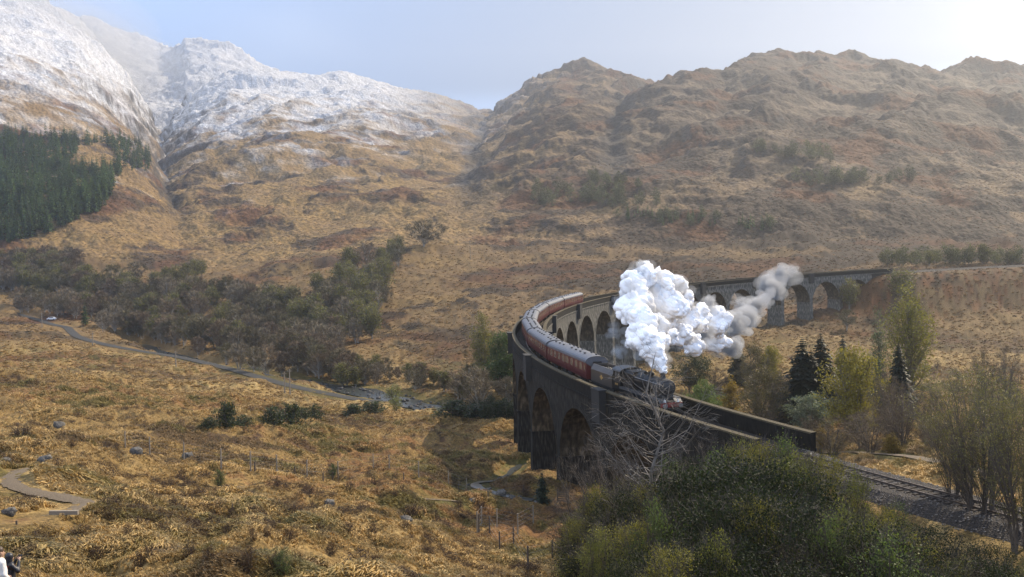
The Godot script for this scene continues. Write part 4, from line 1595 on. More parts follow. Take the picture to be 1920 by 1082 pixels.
	for k in 3:
		bush.append(grow(140 + k, {"h": 3.0, "base": 0.02, "rx": 1.7, "shape": "dome", "clumps": 90, "leaves": 16, "size": 0.26, "wide": 0.36, "twigs": 3, "twig": 0.7, "tww": 0.02, "spread": 0.12, "ca": Color(0.022, 0.034, 0.014), "cb": Color(0.055, 0.07, 0.026), "trunk": 0.08, "stems": 3}))
	var lime := grow(150, {"h": 4.0, "base": 0.05, "rx": 1.5, "shape": "egg", "clumps": 80, "leaves": 16, "size": 0.2, "twigs": 6, "twig": 0.7, "tww": 0.02, "ca": Color(0.12, 0.13, 0.03), "cb": Color(0.20, 0.22, 0.05), "trunk": 0.06, "stems": 3})
	for q in [[738, 757, 720, "bright lime green bush beside the river stones", 1, 34], [425, 800, 752, "tall pointed green bush at the left end of the meadow hedge", 2, 40], [392, 802, 782, "dark low bush left of the pointed green one", 0, 34], [455, 800, 778, "low dark bush between the pointed bush and the big round one", 0, 36], [512, 797, 762, "broad dark green bush in the middle of the meadow", 0, 48], [545, 794, 755, "rounded dark green bush with olive top, middle of the meadow", 2, 46], [570, 790, 765, "dark green bush right of the rounded olive one", 0, 30], [591, 787, 758, "rightmost dark bush of the meadow hedge, upright", 0, 28], [662, 778, 757, "flat olive bush by the river bank left of the stones", 2, 60], [700, 776, 752, "olive bush by the river bank, nearer the stones", 2, 54], [850, 780, 748, "grey-green flat bush right of the river stones", 1, 70], [890, 782, 756, "grey-green bush between the river and the viaduct shadow", 1, 54], [742, 770, 745, "small dark bush below the lime green one", 0, 26]]:
		var limey: bool = "lime" in q[3]
		plant_to("meadow_bush", q[3], "bush", "", lime if limey else bush[q[4]], 4.0 if limey else 3.0, q[0], q[1], q[2], 110.0, q[0] * 0.1, false, q[5], 1.6)
	# trees behind the bend of the viaduct
	var slim := grow(160, {"h": 16.0, "base": 0.12, "rx": 2.4, "shape": "column", "clumps": 190, "leaves": 34, "size": 0.34, "twigs": 5, "twig": 1.2, "tww": 0.025, "spread": 0.06, "upright": 1.2, "ca": Color(0.13, 0.115, 0.03), "cb": Color(0.19, 0.175, 0.045), "bark": pale_bark * 0.5, "trunk": 0.16})
	var dense := grow(161, {"h": 12.0, "base": 0.06, "rx": 3.6, "shape": "egg", "clumps": 200, "leaves": 44, "size": 0.4, "spread": 0.08, "ca": Color(0.035, 0.06, 0.018), "cb": Color(0.07, 0.105, 0.03), "trunk": 0.18})
	plant_to("slim_birch", "tall slim yellow-green birch left of the viaduct bend", "tree", "", slim, 16.0, 906, 722, 586, 195.0, 0.3)
	plant_to("slim_birch", "thin yellowish birch leaning by the tall slim one left of the viaduct", "tree", "", slim, 16.0, 926, 722, 622, 200.0, 2.3)
	plant_to("green_tree", "dense fresh green tree touching the viaduct bend on the left", "tree", "", dense, 12.0, 946, 735, 622, 196.0, 0.3, false, 56, 3.6)
	plant_to("bare_tree", "bare brown tree below the slim birch at the viaduct foot", "tree", "", bare[2], 9.0, 900, 770, 690, 180.0, 0.3)
	for k in 9:
		var p := spot(895 + k * 8.5, 768 + (k % 3) * 9, 165.0)
		plant("shady_bush", "dark bush in the shade at the foot of the viaduct bend", "bush", "dark bushes at the viaduct foot", bush[k % 3], p, rng.randf_range(0.9, 1.6), k * 1.7)
	# ------------------------------------------------ right hand hill
	var scrub := []
	for k in 2:
		scrub.append(grow(170 + k, {"h": 7.0, "base": 0.1, "rx": 2.6, "shape": "egg", "clumps": 44, "leaves": 12, "size": 0.55, "twigs": 3, "twig": 1.2, "tww": 0.06, "spread": 0.12, "ca": Color(0.05, 0.055, 0.026) * (1.0 + k * 0.5), "cb": Color(0.085, 0.09, 0.04) * (1.0 + k * 0.5), "trunk": 0.12}))
	for b in [[1000, 372, 1250, 380, 16, 40, 0, "in the loose wood under the dark knoll"], [1100, 342, 1200, 352, 8, 14, 0, "highest in the wood under the knoll"], [1150, 408, 1350, 418, 10, 46, 1, "in the dark strip of wood above the steam"], [1385, 424, 1450, 426, 9, 18, 1, "in the small wood right of the dark strip"], [1490, 345, 1720, 338, 5, 26, 0, "in the thin line across the right hill"], [1420, 282, 1560, 300, 8, 20, 0, "in the hollow high on the right hill"]]:
		for k in int(b[5]):
			var f := rng.randf()
			var p := spot(lerpf(b[0], b[2], f), lerpf(b[1], b[3], f) + rng.randf_range(-1, 1) * b[4], 500.0, 1700.0)
			if b[6] == 1 and rng.randf() < 0.7:
				plant("hillside_pine", "small dark pine " + b[7], "tree", "pines " + b[7], spruce[k % 3], p, rng.randf_range(0.4, 0.75), k)
			else:
				plant("hillside_birch", "small olive birch " + b[7], "tree", "birches " + b[7], scrub[k % 2], p, rng.randf_range(0.7, 1.3) * (1.4 if b[6] == 0 else 1.0), k)
	var k3 := 0
	for u in range(1655, 1925, 9):
		var p := spot(u + rng.randfn() * 3.0, 497 + rng.randf_range(-3, 3) - (u - 1655) * 0.012, 385.0)
		plant("lineside_birch", "pale green birch in the row above the far railway line", "tree", "birches above the far railway line", flush[k3 % 5] if k3 % 3 == 0 else scrub[k3 % 2], p, rng.randf_range(0.75, 1.25) * (0.8 if k3 % 3 == 0 else 1.15), k3)
		k3 += 1
	# ------------------------------------------------ the trees of the glen on the right
	var cone := []
	for k in 3:
		cone.append(conifer(220 + k, 17.0, 4.0, 44, 11, Color(0.010, 0.017, 0.013), Color(0.026, 0.036, 0.022)))
	var yel := grow(162, {"h": 14.0, "base": 0.08, "rx": 3.9, "shape": "egg", "clumps": 240, "leaves": 46, "size": 0.34, "twigs": 4, "twig": 1.1, "tww": 0.02, "spread": 0.065, "upright": 0.9, "hang": 0.6, "droop": 0.5, "ca": Color(0.15, 0.13, 0.018), "cb": Color(0.26, 0.225, 0.035), "bark": pale_bark * 0.6, "trunk": 0.2, "stems": 2})
	var tall := grow(163, {"h": 22.0, "base": 0.12, "rx": 4.2, "shape": "column", "clumps": 260, "leaves": 30, "size": 0.36, "twigs": 7, "twig": 1.5, "tww": 0.025, "spread": 0.05, "upright": 1.3, "ca": Color(0.13, 0.125, 0.024), "cb": Color(0.21, 0.195, 0.04), "bark": Color(0.13, 0.11, 0.08), "trunk": 0.24})
	var wispy := grow(164, {"h": 17.0, "base": 0.08, "rx": 2.3, "shape": "spire", "clumps": 160, "leaves": 26, "size": 0.32, "twigs": 5, "twig": 1.2, "tww": 0.025, "spread": 0.05, "upright": 1.1, "ca": Color(0.06, 0.075, 0.04), "cb": Color(0.12, 0.14, 0.075), "trunk": 0.15})
	var willow := grow(165, {"h": 8.0, "base": 0.02, "rx": 5.4, "shape": "dome", "clumps": 200, "leaves": 60, "size": 0.4, "wide": 0.16, "spread": 0.08, "hang": 1.4, "droop": 0.8, "ca": Color(0.07, 0.105, 0.03), "cb": Color(0.15, 0.20, 0.065), "trunk": 0.2, "stems": 4})
	var gold := grow(166, {"h": 9.0, "base": 0.04, "rx": 1.7, "shape": "column", "clumps": 120, "leaves": 44, "size": 0.27, "spread": 0.06, "upright": 1.2, "ca": Color(0.15, 0.10, 0.014), "cb": Color(0.25, 0.17, 0.025), "trunk": 0.1})
	var oliv := grow(167, {"h": 11.0, "base": 0.06, "rx": 4.6, "shape": "egg", "clumps": 200, "leaves": 30, "size": 0.3, "twigs": 12, "twig": 1.3, "tww": 0.022, "spread": 0.07, "ca": Color(0.075, 0.065, 0.025), "cb": Color(0.12, 0.10, 0.035), "bark": Color(0.12, 0.1, 0.08), "twigc": Color(0.11, 0.085, 0.06), "trunk": 0.16, "stems": 2})
	var silver := grow(168, {"h": 7.0, "base": 0.06, "rx": 3.4, "shape": "round", "clumps": 150, "leaves": 60, "size": 0.28, "wide": 0.24, "spread": 0.085, "ca": Color(0.085, 0.11, 0.075), "cb": Color(0.19, 0.22, 0.16), "trunk": 0.14, "stems": 3})
	var twiggy := []
	for k in 3:
		twiggy.append(grow(180 + k, {"h": 7.0, "base": 0.06, "rx": 3.0, "shape": "round", "clumps": 110, "leaves": 4 + 5 * k, "size": 0.18, "twigs": 24, "twig": 1.0, "tww": 0.016, "spread": 0.08, "ca": Color(0.09, 0.075, 0.03), "cb": Color(0.13, 0.105, 0.04), "bark": Color(0.10, 0.08, 0.065), "twigc": Color(0.10, 0.072, 0.048), "trunk": 0.1, "stems": 4}))
	var scots := grow(169, {"h": 12.0, "base": 0.3, "rx": 4.2, "shape": "round", "clumps": 120, "leaves": 60, "size": 0.45, "wide": 0.15, "spread": 0.07, "ca": Color(0.022, 0.032, 0.014), "cb": Color(0.05, 0.06, 0.026), "bark": Color(0.14, 0.075, 0.045), "trunk": 0.2, "stems": 2})
	var G := [
		["glen_conifer", "leftmost of the dark conifers in the glen, broad at its foot", "tree", cone[0], 17.0, 1506, 792, 628, 108, 3.5],
		["glen_conifer", "tallest dark conifer in the middle of the group in the glen", "tree", cone[1], 17.0, 1541, 785, 620, 100, 3.5],
		["glen_conifer", "lower dark conifer filling the gap between the two tallest ones", "tree", cone[2], 17.0, 1523, 795, 652, 80, 3.5],
		["glen_conifer", "dark conifer half hidden behind the yellow-green birch", "tree", cone[2], 17.0, 1582, 770, 622, 60, 3.5],
		["glen_conifer", "narrow dark conifer at the foot of the tall poplar", "tree", cone[1], 17.0, 1687, 785, 634, 62, 3.5],
		["glen_conifer", "dark conifer behind the olive birch, left of the glen", "tree", cone[0], 17.0, 1385, 722, 628, 46, 3.5],
		["yellow_birch", "broad yellow-green birch in front of the dark conifers", "tree", yel, 14.0, 1601, 812, 645, 98, 3.9],
		["yellow_birch", "small bright yellow-green birch left of the conifer group", "tree", yel, 14.0, 1446, 722, 645, 36, 3.9],
		["tall_poplar", "tall airy olive-green tree rising above all others on the right", "tree", tall, 22.0, 1706, 758, 530, 92, 4.2],
		["wispy_larch", "slim wispy grey-green larch between birch and poplar", "tree", wispy, 17.0, 1648, 780, 578, 44, 2.3],
		["weeping_willow", "fresh green willow just behind the viaduct's right wall", "tree", willow, 8.0, 1322, 790, 712, 100, 5.4],
		["golden_shrub", "narrow golden shrub right of the fresh green willow", "shrub", gold, 9.0, 1372, 790, 705, 34, 1.7],
		["olive_birch", "large twiggy olive birch behind the viaduct wall", "tree", oliv, 11.0, 1434, 800, 686, 96, 4.6],
		["olive_birch", "olive birch in haze behind the steam, above the twiggy one", "tree", oliv, 11.0, 1412, 735, 642, 60, 4.6],
		["silver_willow", "round silvery willow bush in front of the conifers", "tree", silver, 7.0, 1522, 808, 738, 84, 3.4],
		["scots_pine", "pine with tiers of dark needles beside the engine", "tree", scots, 12.0, 1300, 750, 662, 78, 4.2],
		["bare_shrub", "reddish bare shrub behind the pine beside the engine", "shrub", twiggy[0], 7.0, 1340, 735, 690, 46, 3.0],
		["bare_shrub", "brown bare tree under the haze left of the conifers", "shrub", twiggy[0], 7.0, 1462, 770, 700, 56, 3.0],
		["bare_shrub", "reddish brown shrub right of the end of the wall", "shrub", twiggy[1], 7.0, 1560, 855, 780, 74, 3.0],
		["bare_shrub", "rounded bare brown tree beside the gravel path on the right", "shrub", twiggy[0], 7.0, 1632, 852, 770, 86, 3.0],
		["bare_shrub", "pinkish bare tree between path and budding thicket", "shrub", twiggy[0], 7.0, 1690, 838, 720, 84, 3.0],
		["bare_shrub", "greyish bare tree in front of the narrow conifer", "shrub", twiggy[1], 7.0, 1668, 815, 700, 66, 3.0],
		["golden_shrub", "small yellow shrub at the end of the dark wall", "shrub", gold, 9.0, 1538, 850, 796, 22, 1.7],
		["golden_shrub", "little yellow-green bush beside the gravel path", "shrub", gold, 9.0, 1672, 852, 812, 30, 1.7],
		["bare_shrub", "bare tree standing on the field behind the tall poplar", "shrub", bare[1], 9.0, 1588, 618, 582, 34, 3.4],
		["bare_shrub", "thin bare tree on the brown field at the far right", "shrub", twiggy[0], 7.0, 1890, 742, 655, 50, 3.0],
		["bare_shrub", "thin bare birch on the brown field behind the thicket", "shrub", twiggy[2], 7.0, 1842, 745, 662, 44, 3.0],
		["arch_birch", "olive birch showing through the last but one far arch", "tree", flush[2], 9.0, 1593, 580, 524, 36, 3.2],
		["arch_birch", "olive bush at the far end of the viaduct wall", "tree", flush[0], 9.0, 1690, 560, 505, 46, 2.7],
	]
	var k4 := 0
	for q in G:
		plant_to(q[0], q[1], q[2], "", q[3], q[4], q[5], q[6], q[7], 95.0, k4 * 1.1, false, q[8], q[9])
		k4 += 1
	for k in 34:
		var u := rng.randf_range(1270, 1760)
		var p := spot(u, rng.randf_range(760, 850), 100.0)
		plant("undergrowth_shrub", "brown twiggy undergrowth shrub among the glen trees", "shrub", "undergrowth shrubs among the glen trees", twiggy[k % 3], p, rng.randf_range(0.35, 0.7), k)
	for k in 26:
		var u := rng.randf_range(1380, 1900)
		var p := spot(u, rng.randf_range(690, 755), 130.0)
		plant("field_shrub", "low bare shrub on the brown field behind the glen trees", "shrub", "low shrubs on the field behind the glen trees", twiggy[k % 3], p, rng.randf_range(0.25, 0.5), k)
	# ------------------------------------------------ the thicket in front of the viaduct
	var near := []
	for k in 3:
		near.append(grow(300 + k, {"h": 5.0, "base": 0.02, "rx": 2.5, "shape": "egg", "clumps": 210, "leaves": 80, "size": 0.08, "wide": 0.36, "twigs": 6, "twig": 0.6, "tww": 0.008, "spread": 0.085, "ca": Color(0.010, 0.015, 0.007), "cb": Color(0.032, 0.04, 0.016), "bark": Color(0.05, 0.042, 0.034), "trunk": 0.07, "stems": 5}))
	for k in 3:
		near.append(grow(310 + k, {"h": 6.0, "base": 0.04, "rx": 1.9, "shape": "column" if k else "egg", "clumps": 190, "leaves": 64, "size": 0.085, "wide": 0.36, "twigs": 11, "twig": 0.9, "tww": 0.008, "spread": 0.065, "upright": 1.2, "ca": [Color(0.12, 0.112, 0.02), Color(0.055, 0.08, 0.02), Color(0.085, 0.095, 0.02)][k], "cb": [Color(0.22, 0.205, 0.035), Color(0.115, 0.165, 0.04), Color(0.17, 0.18, 0.036)][k], "bark": Color(0.06, 0.05, 0.04), "trunk": 0.06, "stems": 4}))
	for k in 2:
		near.append(grow(320 + k, {"h": 5.0, "base": 0.04, "rx": 2.4, "shape": "egg", "clumps": 150, "leaves": 34, "size": 0.085, "twigs": 26, "twig": 0.9, "tww": 0.008, "spread": 0.08, "upright": 1.0, "ca": Color(0.045, 0.045, 0.014), "cb": Color(0.085, 0.08, 0.022), "bark": Color(0.055, 0.045, 0.038), "twigc": Color(0.05, 0.04, 0.028), "trunk": 0.05, "stems": 6}))
	var brow := [[1040, 1015], [1062, 955], [1110, 925], [1160, 905], [1200, 885], [1250, 870], [1300, 858], [1350, 850], [1400, 842], [1450, 850], [1500, 876], [1550, 896], [1600, 912], [1650, 930], [1700, 948], [1760, 966], [1830, 985], [1960, 1010]]
	var made := 0
	for row in [[66.0, 0.0, 30], [57.0, 22.0, 27], [49.0, 66.0, 26], [41.0, 130.0, 22]]:
		for k in int(row[2]):
			var u: float = lerpf(1050.0, 1985.0, (k + rng.randf() * 0.9) / row[2])
			if row[0] > 60.0 and u > 1480.0:
				continue
			if row[0] < 60.0 and row[0] > 52.0 and u > 1700.0:
				continue
			if row[0] < 45.0 and u < 1075.0:
				continue
			var top := 900.0
			for j in brow.size() - 1:
				if u >= brow[j][0] and u <= brow[j + 1][0]:
					top = lerpf(brow[j][1], brow[j + 1][1], (u - brow[j][0]) / (brow[j + 1][0] - brow[j][0]))
			top += row[1] * (0.4 if u > 1620.0 else 1.0) + rng.randf_range(-4, 60)
			var d: float = row[0] + rng.randf_range(-3.5, 3.5)
			var pt := unp(u, top, d)
			var g := ground(pt.x, d)
			var hh := pt.y - g
			if hh < 1.0:
				continue
			var kind: int = [0, 1, 2, 0, 1, 2, 0, 1, 3, 4, 5, 6, 3, 7][rng.randi() % 14]
			if kind in [4, 5]:
				top -= rng.randf_range(0.0, 48.0)
				hh = unp(u, top, d).y - g
			var base_h := 6.0 if kind in [3, 4, 5] else 5.0
			var words := "dark evergreen bush"
			var nm := "evergreen_bush"
			if kind in [3, 4, 5]:
				words = "yellowish leafing sapling"
				nm = "leafing_sapling"
			elif kind > 5:
				words = "brown twiggy bush"
				nm = "twiggy_bush"
			var sc := clampf(hh / base_h, 0.35, 2.2)
			var zone: String = "at the left end of the thicket" if u < 1220.0 else "in the left half of the thicket" if u < 1420.0 else "in the right half of the thicket" if u < 1640.0 else "at the thicket's right end near the track" if u < 1800.0 else "under the budding willows at the right edge"
			words += {66.0: ", back row, ", 57.0: ", second row, ", 49.0: ", third row, ", 41.0: ", front row, "}[row[0]] + zone
			plant(nm, words, "bush", words.replace(",", ""), near[kind], Vector3(pt.x, g - 0.15, -d), sc, rng.randf() * TAU, kind < 3, rng.randf_range(0.75, 1.1))
			made += 1
	# saplings that stand out above the thicket
	var k6 := 0
	for q in [[1332, 836, 63, "sapling tip standing out left of the parapet's end, above the thicket"], [1392, 812, 64, "tall thin yellowish sapling just left of the left parapet's end"], [1418, 824, 62, "greenish sapling right under the end of the left parapet"], [1462, 808, 63, "tallest yellow-green sapling, spiky against the right parapet"], [1500, 834, 61, "feathery sapling right of the tallest yellow-green one"], [1546, 848, 60, "leafing sapling beside the track at the end of the right parapet"], [1262, 846, 65, "thin green sapling right of the tall bare birch's foot"], [1600, 872, 58, "small leafing sapling at the track's edge right of the parapets"], [1118, 905, 58, "thin green sapling at the thicket's left slope"], [1236, 930, 48, "bright green sapling in the middle of the thicket's front"], [1118, 985, 44, "yellow-green sapling low at the thicket's left front"], [1420, 930, 46, "bright olive sapling rising in the thicket's front middle"], [1560, 960, 44, "light green sapling in the right front of the thicket"], [1340, 985, 42, "fresh green sapling near the bottom edge of the thicket"]]:
		var tp := unp(q[0], q[1], q[2])
		var gy := ground(tp.x, q[2])
		plant("leafing_sapling", q[3], "sapling", "", near[[4, 5, 3][k6 % 3]], Vector3(tp.x, gy - 0.1, -q[2]), (tp.y - gy) / 6.0, k6 * 1.7, false, 0.62)
		k6 += 1
	# the bare tree before the engine
	var bt := grow(330, {"h": 13.0, "base": 0.4, "rx": 3.7, "shape": "egg", "clumps": 95, "twigs": 16, "twig": 1.0, "tww": 0.011, "spread": 0.06, "upright": 0.12, "limbr": 0.34, "taper": 0.6, "ca": Color.BLACK, "cb": Color.BLACK, "bark": Color(0.13, 0.115, 0.10), "twigc": Color(0.11, 0.097, 0.083), "trunk": 0.11, "sides": 7})
	var bp := unp(1228, 905, 62.0)
	var btop := unp(1228, 648, 62.0)
	var by := ground(bp.x, 62.0)
	plant("bare_birch", "tall bare birch standing right in front of the engine", "tree", "", bt, Vector3(bp.x, by, -62.0), (btop.y - by) / 13.0, 0.8)
	var bt2 := grow(331, {"h": 8.0, "base": 0.15, "rx": 3.4, "shape": "egg", "clumps": 90, "twigs": 22, "twig": 1.0, "tww": 0.009, "spread": 0.07, "upright": 0.8, "ca": Color.BLACK, "cb": Color.BLACK, "bark": Color(0.06, 0.05, 0.042), "twigc": Color(0.06, 0.048, 0.038), "trunk": 0.08, "stems": 3})
	var k5 := 0
	for q in [[1150, 812, 71, "bare grey tree left of the tall birch, against the arch"], [1305, 820, 66, "small bare grey tree right of the tall birch"], [1085, 850, 76, "thin bare tree at the left edge of the thicket"]]:
		var tp := unp(q[0], q[1], q[2])
		var gy := ground(tp.x, q[2])
		plant("bare_tree", q[3], "tree", "", bt2, Vector3(tp.x, gy, -q[2]), (tp.y - gy) / 8.0, k5 * 1.9, false, 0.85)
		k5 += 1
	# the budding thicket on the right
	var bud := []
	for k in 2:
		bud.append(grow(340 + k, {"h": 10.0, "base": 0.26, "rx": 4.6, "shape": "vase", "clumps": 260, "leaves": 44, "size": 0.1, "wide": 0.4, "twigs": 15, "twig": 1.0, "tww": 0.008, "spread": 0.06, "upright": 0.9, "ca": Color(0.10, 0.095, 0.035), "cb": Color(0.18, 0.165, 0.06), "bark": Color(0.085, 0.07, 0.055), "twigc": Color(0.085, 0.07, 0.05), "trunk": 0.09, "stems": 7, "sides": 5}))
	k5 = 0
	for q in [[1838, 690, 62, 1.0, "broad budding willow, leftmost of the big thicket on the right"], [1915, 735, 56, 0.9, "budding willow at the right edge of the picture"], [1788, 760, 66, 0.8, "smaller budding willow before the left side of the big thicket"]]:
		var tp := unp(q[0], q[1], q[2])
		var gy := ground(tp.x, q[2])
		plant("budding_willow", q[4], "tree", "", bud[k5 % 2], Vector3(tp.x, gy - 0.1, -q[2]), (tp.y - gy) / 10.0, k5 * 1.3, false, q[3])
		k5 += 1
	# sprouts on the open slope
	var fir := conifer(230, 4.0, 1.3, 16, 7, Color(0.018, 0.028, 0.018), Color(0.04, 0.055, 0.03))
	plant_to("young_spruce", "young spruce standing at the foot of the nearest pier", "tree", "", fir, 4.0, 1017, 942, 884, 85.0, 0.0)
	for q in [[528, 1082, 1030, "thin olive sapling at the bottom edge of the slope"], [412, 915, 878, "olive sapling beside the middle path"], [625, 895, 868, "small olive sapling by the fence corner"]]:
		plant_to("slope_sapling", q[3], "sapling", "", near[4], 6.0, q[0], q[1], q[2], 30.0, q[0], false)

func scatter(called: String, label: String, category: String, mesh: Mesh, m: Material, xf: Array, tint := PackedColorArray()) -> MultiMeshInstance3D:
	var mm := MultiMesh.new()
	mm.transform_format = MultiMesh.TRANSFORM_3D
	mm.use_colors = tint.size() > 0
	mm.mesh = mesh
	mm.instance_count = xf.size()
	for k in xf.size():
		mm.set_instance_transform(k, xf[k])
		if tint.size():
			mm.set_instance_color(k, tint[k])
	var o := MultiMeshInstance3D.new()
	o.multimesh = mm
	o.material_override = m
	o.name = numbered(called)
	add_child(o, true)
	tag(o, label, category, "", "stuff")
	return o

# ---------------------------------------------------------------- grass, heather, boulders, fences, poles
func build_grass() -> void:
	var rng := RandomNumberGenerator.new()
	rng.seed = 99
	var tufts := []
	for k in 3:
		var mb := MB.new()
		for b in 10:
			var a := rng.randf() * TAU
			var out := Vector3(cos(a), 0, sin(a))
			var side := Vector3(-sin(a), 0, cos(a))
			var p := out * rng.randf() * 0.12
			var h := rng.randf_range(0.25, 0.5)
			var q := p + Vector3(0, h, 0) + out * rng.randf_range(0.02, 0.16)
			var r := q + out * rng.randf_range(0.1, 0.3) + Vector3(0, rng.randf_range(-0.16, 0.06), 0)
			var w := side * rng.randf_range(0.02, 0.045)
			mb.col = Color(1, 1, 1) * rng.randf_range(0.82, 1.1)
			var i := mb.v.size()
			for e in [p - w, p + w, q - w * 0.8, q + w * 0.8, r]:
				mb.vert(e)
			mb.i.append_array(PackedInt32Array([i, i + 1, i + 2, i + 1, i + 3, i + 2, i + 2, i + 3, i + 4]))
		tufts.append(mb.mesh())
	var gm := plain_mat("grass blades", Color(1, 1, 1), 0.75)
	gm.vertex_color_use_as_albedo = true
	gm.backlight_enabled = true
	gm.backlight = Color(0.6, 0.55, 0.4)
	var xf := [[], [], []]
	var tint := [PackedColorArray(), PackedColorArray(), PackedColorArray()]
	var patch := fnoise(21, 1.0 / 23.0, 4)
	var patch2 := fnoise(22, 1.0 / 5.0, 3)
	var patch3 := fnoise(23, 1.0 / 130.0, 4)
	var hg := fnoise(16, 1.0 / 60.0, 3)
	var lean := fnoise(29, 1.0 / 11.0, 2)
	var tries := 0
	while tries < 480000:
		tries += 1
		var d := 22.0 * pow(210.0 / 22.0, pow(rng.randf(), 0.8))
		var tx := rng.randf_range(-0.62, 0.62 if d < 60.0 else 0.6)
		var x := tx * d
		if d < 78.0 and x > 6.0 + (d - 40.0) * 0.05 and rng.randf() < 0.75:
			continue
		var lv := leveled(x, d, 0.0)
		if lv.y > 0.45:
			continue
		var y := ground(x, d)
		var p1 := patch.get_noise_2d(x, d)
		var p2 := patch2.get_noise_2d(x, d)
		var p3 := patch3.get_noise_2d(x, d)
		var c := Color(0.32, 0.205, 0.068).lerp(Color(0.52, 0.365, 0.15), clampf(0.35 + p2 * 0.8 + p1 * 0.4 + rng.randfn() * 0.13, 0, 1))
		var fore := smooth(75.0, 45.0, d) * 0.35
		c = mixc(c, Color(0.19, 0.15, 0.04), smooth(0.12 - fore, 0.55, p1 * 0.7 - p2 * 0.4 + p3 * 0.4 + fore * 0.4 + rng.randfn() * 0.1))
		c = mixc(c, Color(0.24, 0.09, 0.03), smooth(0.2, 0.55, p3 * 0.6 + p2 * 0.5 - p1 * 0.25) * 0.5)
		var hh := smooth(0.18, 0.42, hg.get_noise_2d(x, d) * 0.7 + p2 * 0.55 + p1 * 0.2)
		c = mixc(c, Color(0.10, 0.06, 0.03), hh * 0.7)
		if rng.randf() > 0.55 + 1.6 * (p1 + 0.25):
			continue
		var k := rng.randi() % 3
		var lay := lean.get_noise_2d(x, d)
		var sc := rng.randf_range(0.3, 0.72) * (0.75 + 0.9 * smooth(-0.3, 0.5, p1 + p2 * 0.5)) * (1.0 + 0.35 * smooth(80.0, 200.0, d)) * (1.0 - 0.3 * hh)
		var n_x := rng.randfn() * 0.2
		xf[k].append(Transform3D((Basis(Vector3(0.6, 0, 0.8), 0.25 + lay * 1.1) * Basis.from_euler(Vector3(n_x, rng.randf() * TAU, rng.randfn() * 0.2))).scaled(Vector3(sc * 1.25, sc, sc * 1.25)), Vector3(x, y - 0.04, -d)))
		c *= rng.randf_range(0.88, 1.12)
		c.a = 1.0
		tint[k].append(c)
	for k in 3:
		scatter("moor_grass", "tawny tufts of dead moor grass covering the slope", "grass", tufts[k], gm, xf[k], tint[k])

# coarser tussocks that roughen the middle slopes
func build_tussocks() -> void:
	var rng := RandomNumberGenerator.new()
	rng.seed = 103
	var mb := MB.new()
	for b in 26:
		var a := rng.randf() * TAU
		var out := Vector3(cos(a), 0, sin(a))
		var p := out * sqrt(rng.randf()) * 0.6
		var h := 0.32 * (1.0 - p.length() * 0.7)
		mb.col = Color(1, 1, 1) * rng.randf_range(0.65, 1.15)
		mb.leaf(p + Vector3(0, h * 0.5, 0), Vector3(out.x * 0.12, h * 0.7, out.z * 0.12), Vector3(-sin(a), 0, cos(a)) * rng.randf_range(0.05, 0.13))
	var m: StandardMaterial3D = mats["grass blades"]
	var patch := fnoise(21, 1.0 / 23.0, 4)
	var patch3 := fnoise(23, 1.0 / 130.0, 4)
	var streak := fnoise(24, 1.0 / 34.0, 5, FastNoiseLite.FRACTAL_FBM, 0.6)
	var xf := []
	var tint := PackedColorArray()
	for k in 80000:
		var d := 170.0 * pow(900.0 / 170.0, rng.randf())
		var tx := rng.randf_range(-0.6, 0.6)
		var x := tx * d
		if leveled(x, d, 0.0).y > 0.5 and tx < 0.3:
			continue
		var y := ground(x, d)
		var p1 := patch.get_noise_2d(x, d)
		var p3 := patch3.get_noise_2d(x, d)
		var west := smooth(0.05, -0.1, tx)
		var moor := smooth(0.0, 0.12, tx) * smooth(400.0, 470.0, d) * smooth(760.0, 620.0, d) * 0.55
		var f := streak.get_noise_2d(x * 0.5, d * 0.6 + y) * 1.1 + p3 * 0.9 + p1 * 0.7 + 0.1 - 0.34 * west + moor
		var c := mixc(mixc(Color(0.235, 0.155, 0.08), Color(0.33, 0.22, 0.09), 0.1 + west * 0.4 + 0.8 * smooth(420.0, 250.0, d)), Color(0.115, 0.082, 0.05), smooth(0.0, 0.35, f + rng.randfn() * 0.04) * smooth(200.0, 420.0, d))
		if rng.randf() < 0.03:
			c = Color(0.16, 0.075, 0.035)
		c *= rng.randf_range(0.8, 1.2)
		c.a = 1.0
		var sc := rng.randf_range(0.5, 1.5) * (0.45 + minf(d, 420.0) / 520.0)
		xf.append(Transform3D(Basis(Vector3.UP, rng.randf() * TAU).scaled(Vector3(sc, sc * 0.8, sc)), Vector3(x, y - 0.08, -d)))
		tint.append(c)
	scatter("hill_tussocks", "rough tussocks of grass and heather on the middle slopes", "grass", mb.mesh(), m, xf, tint)

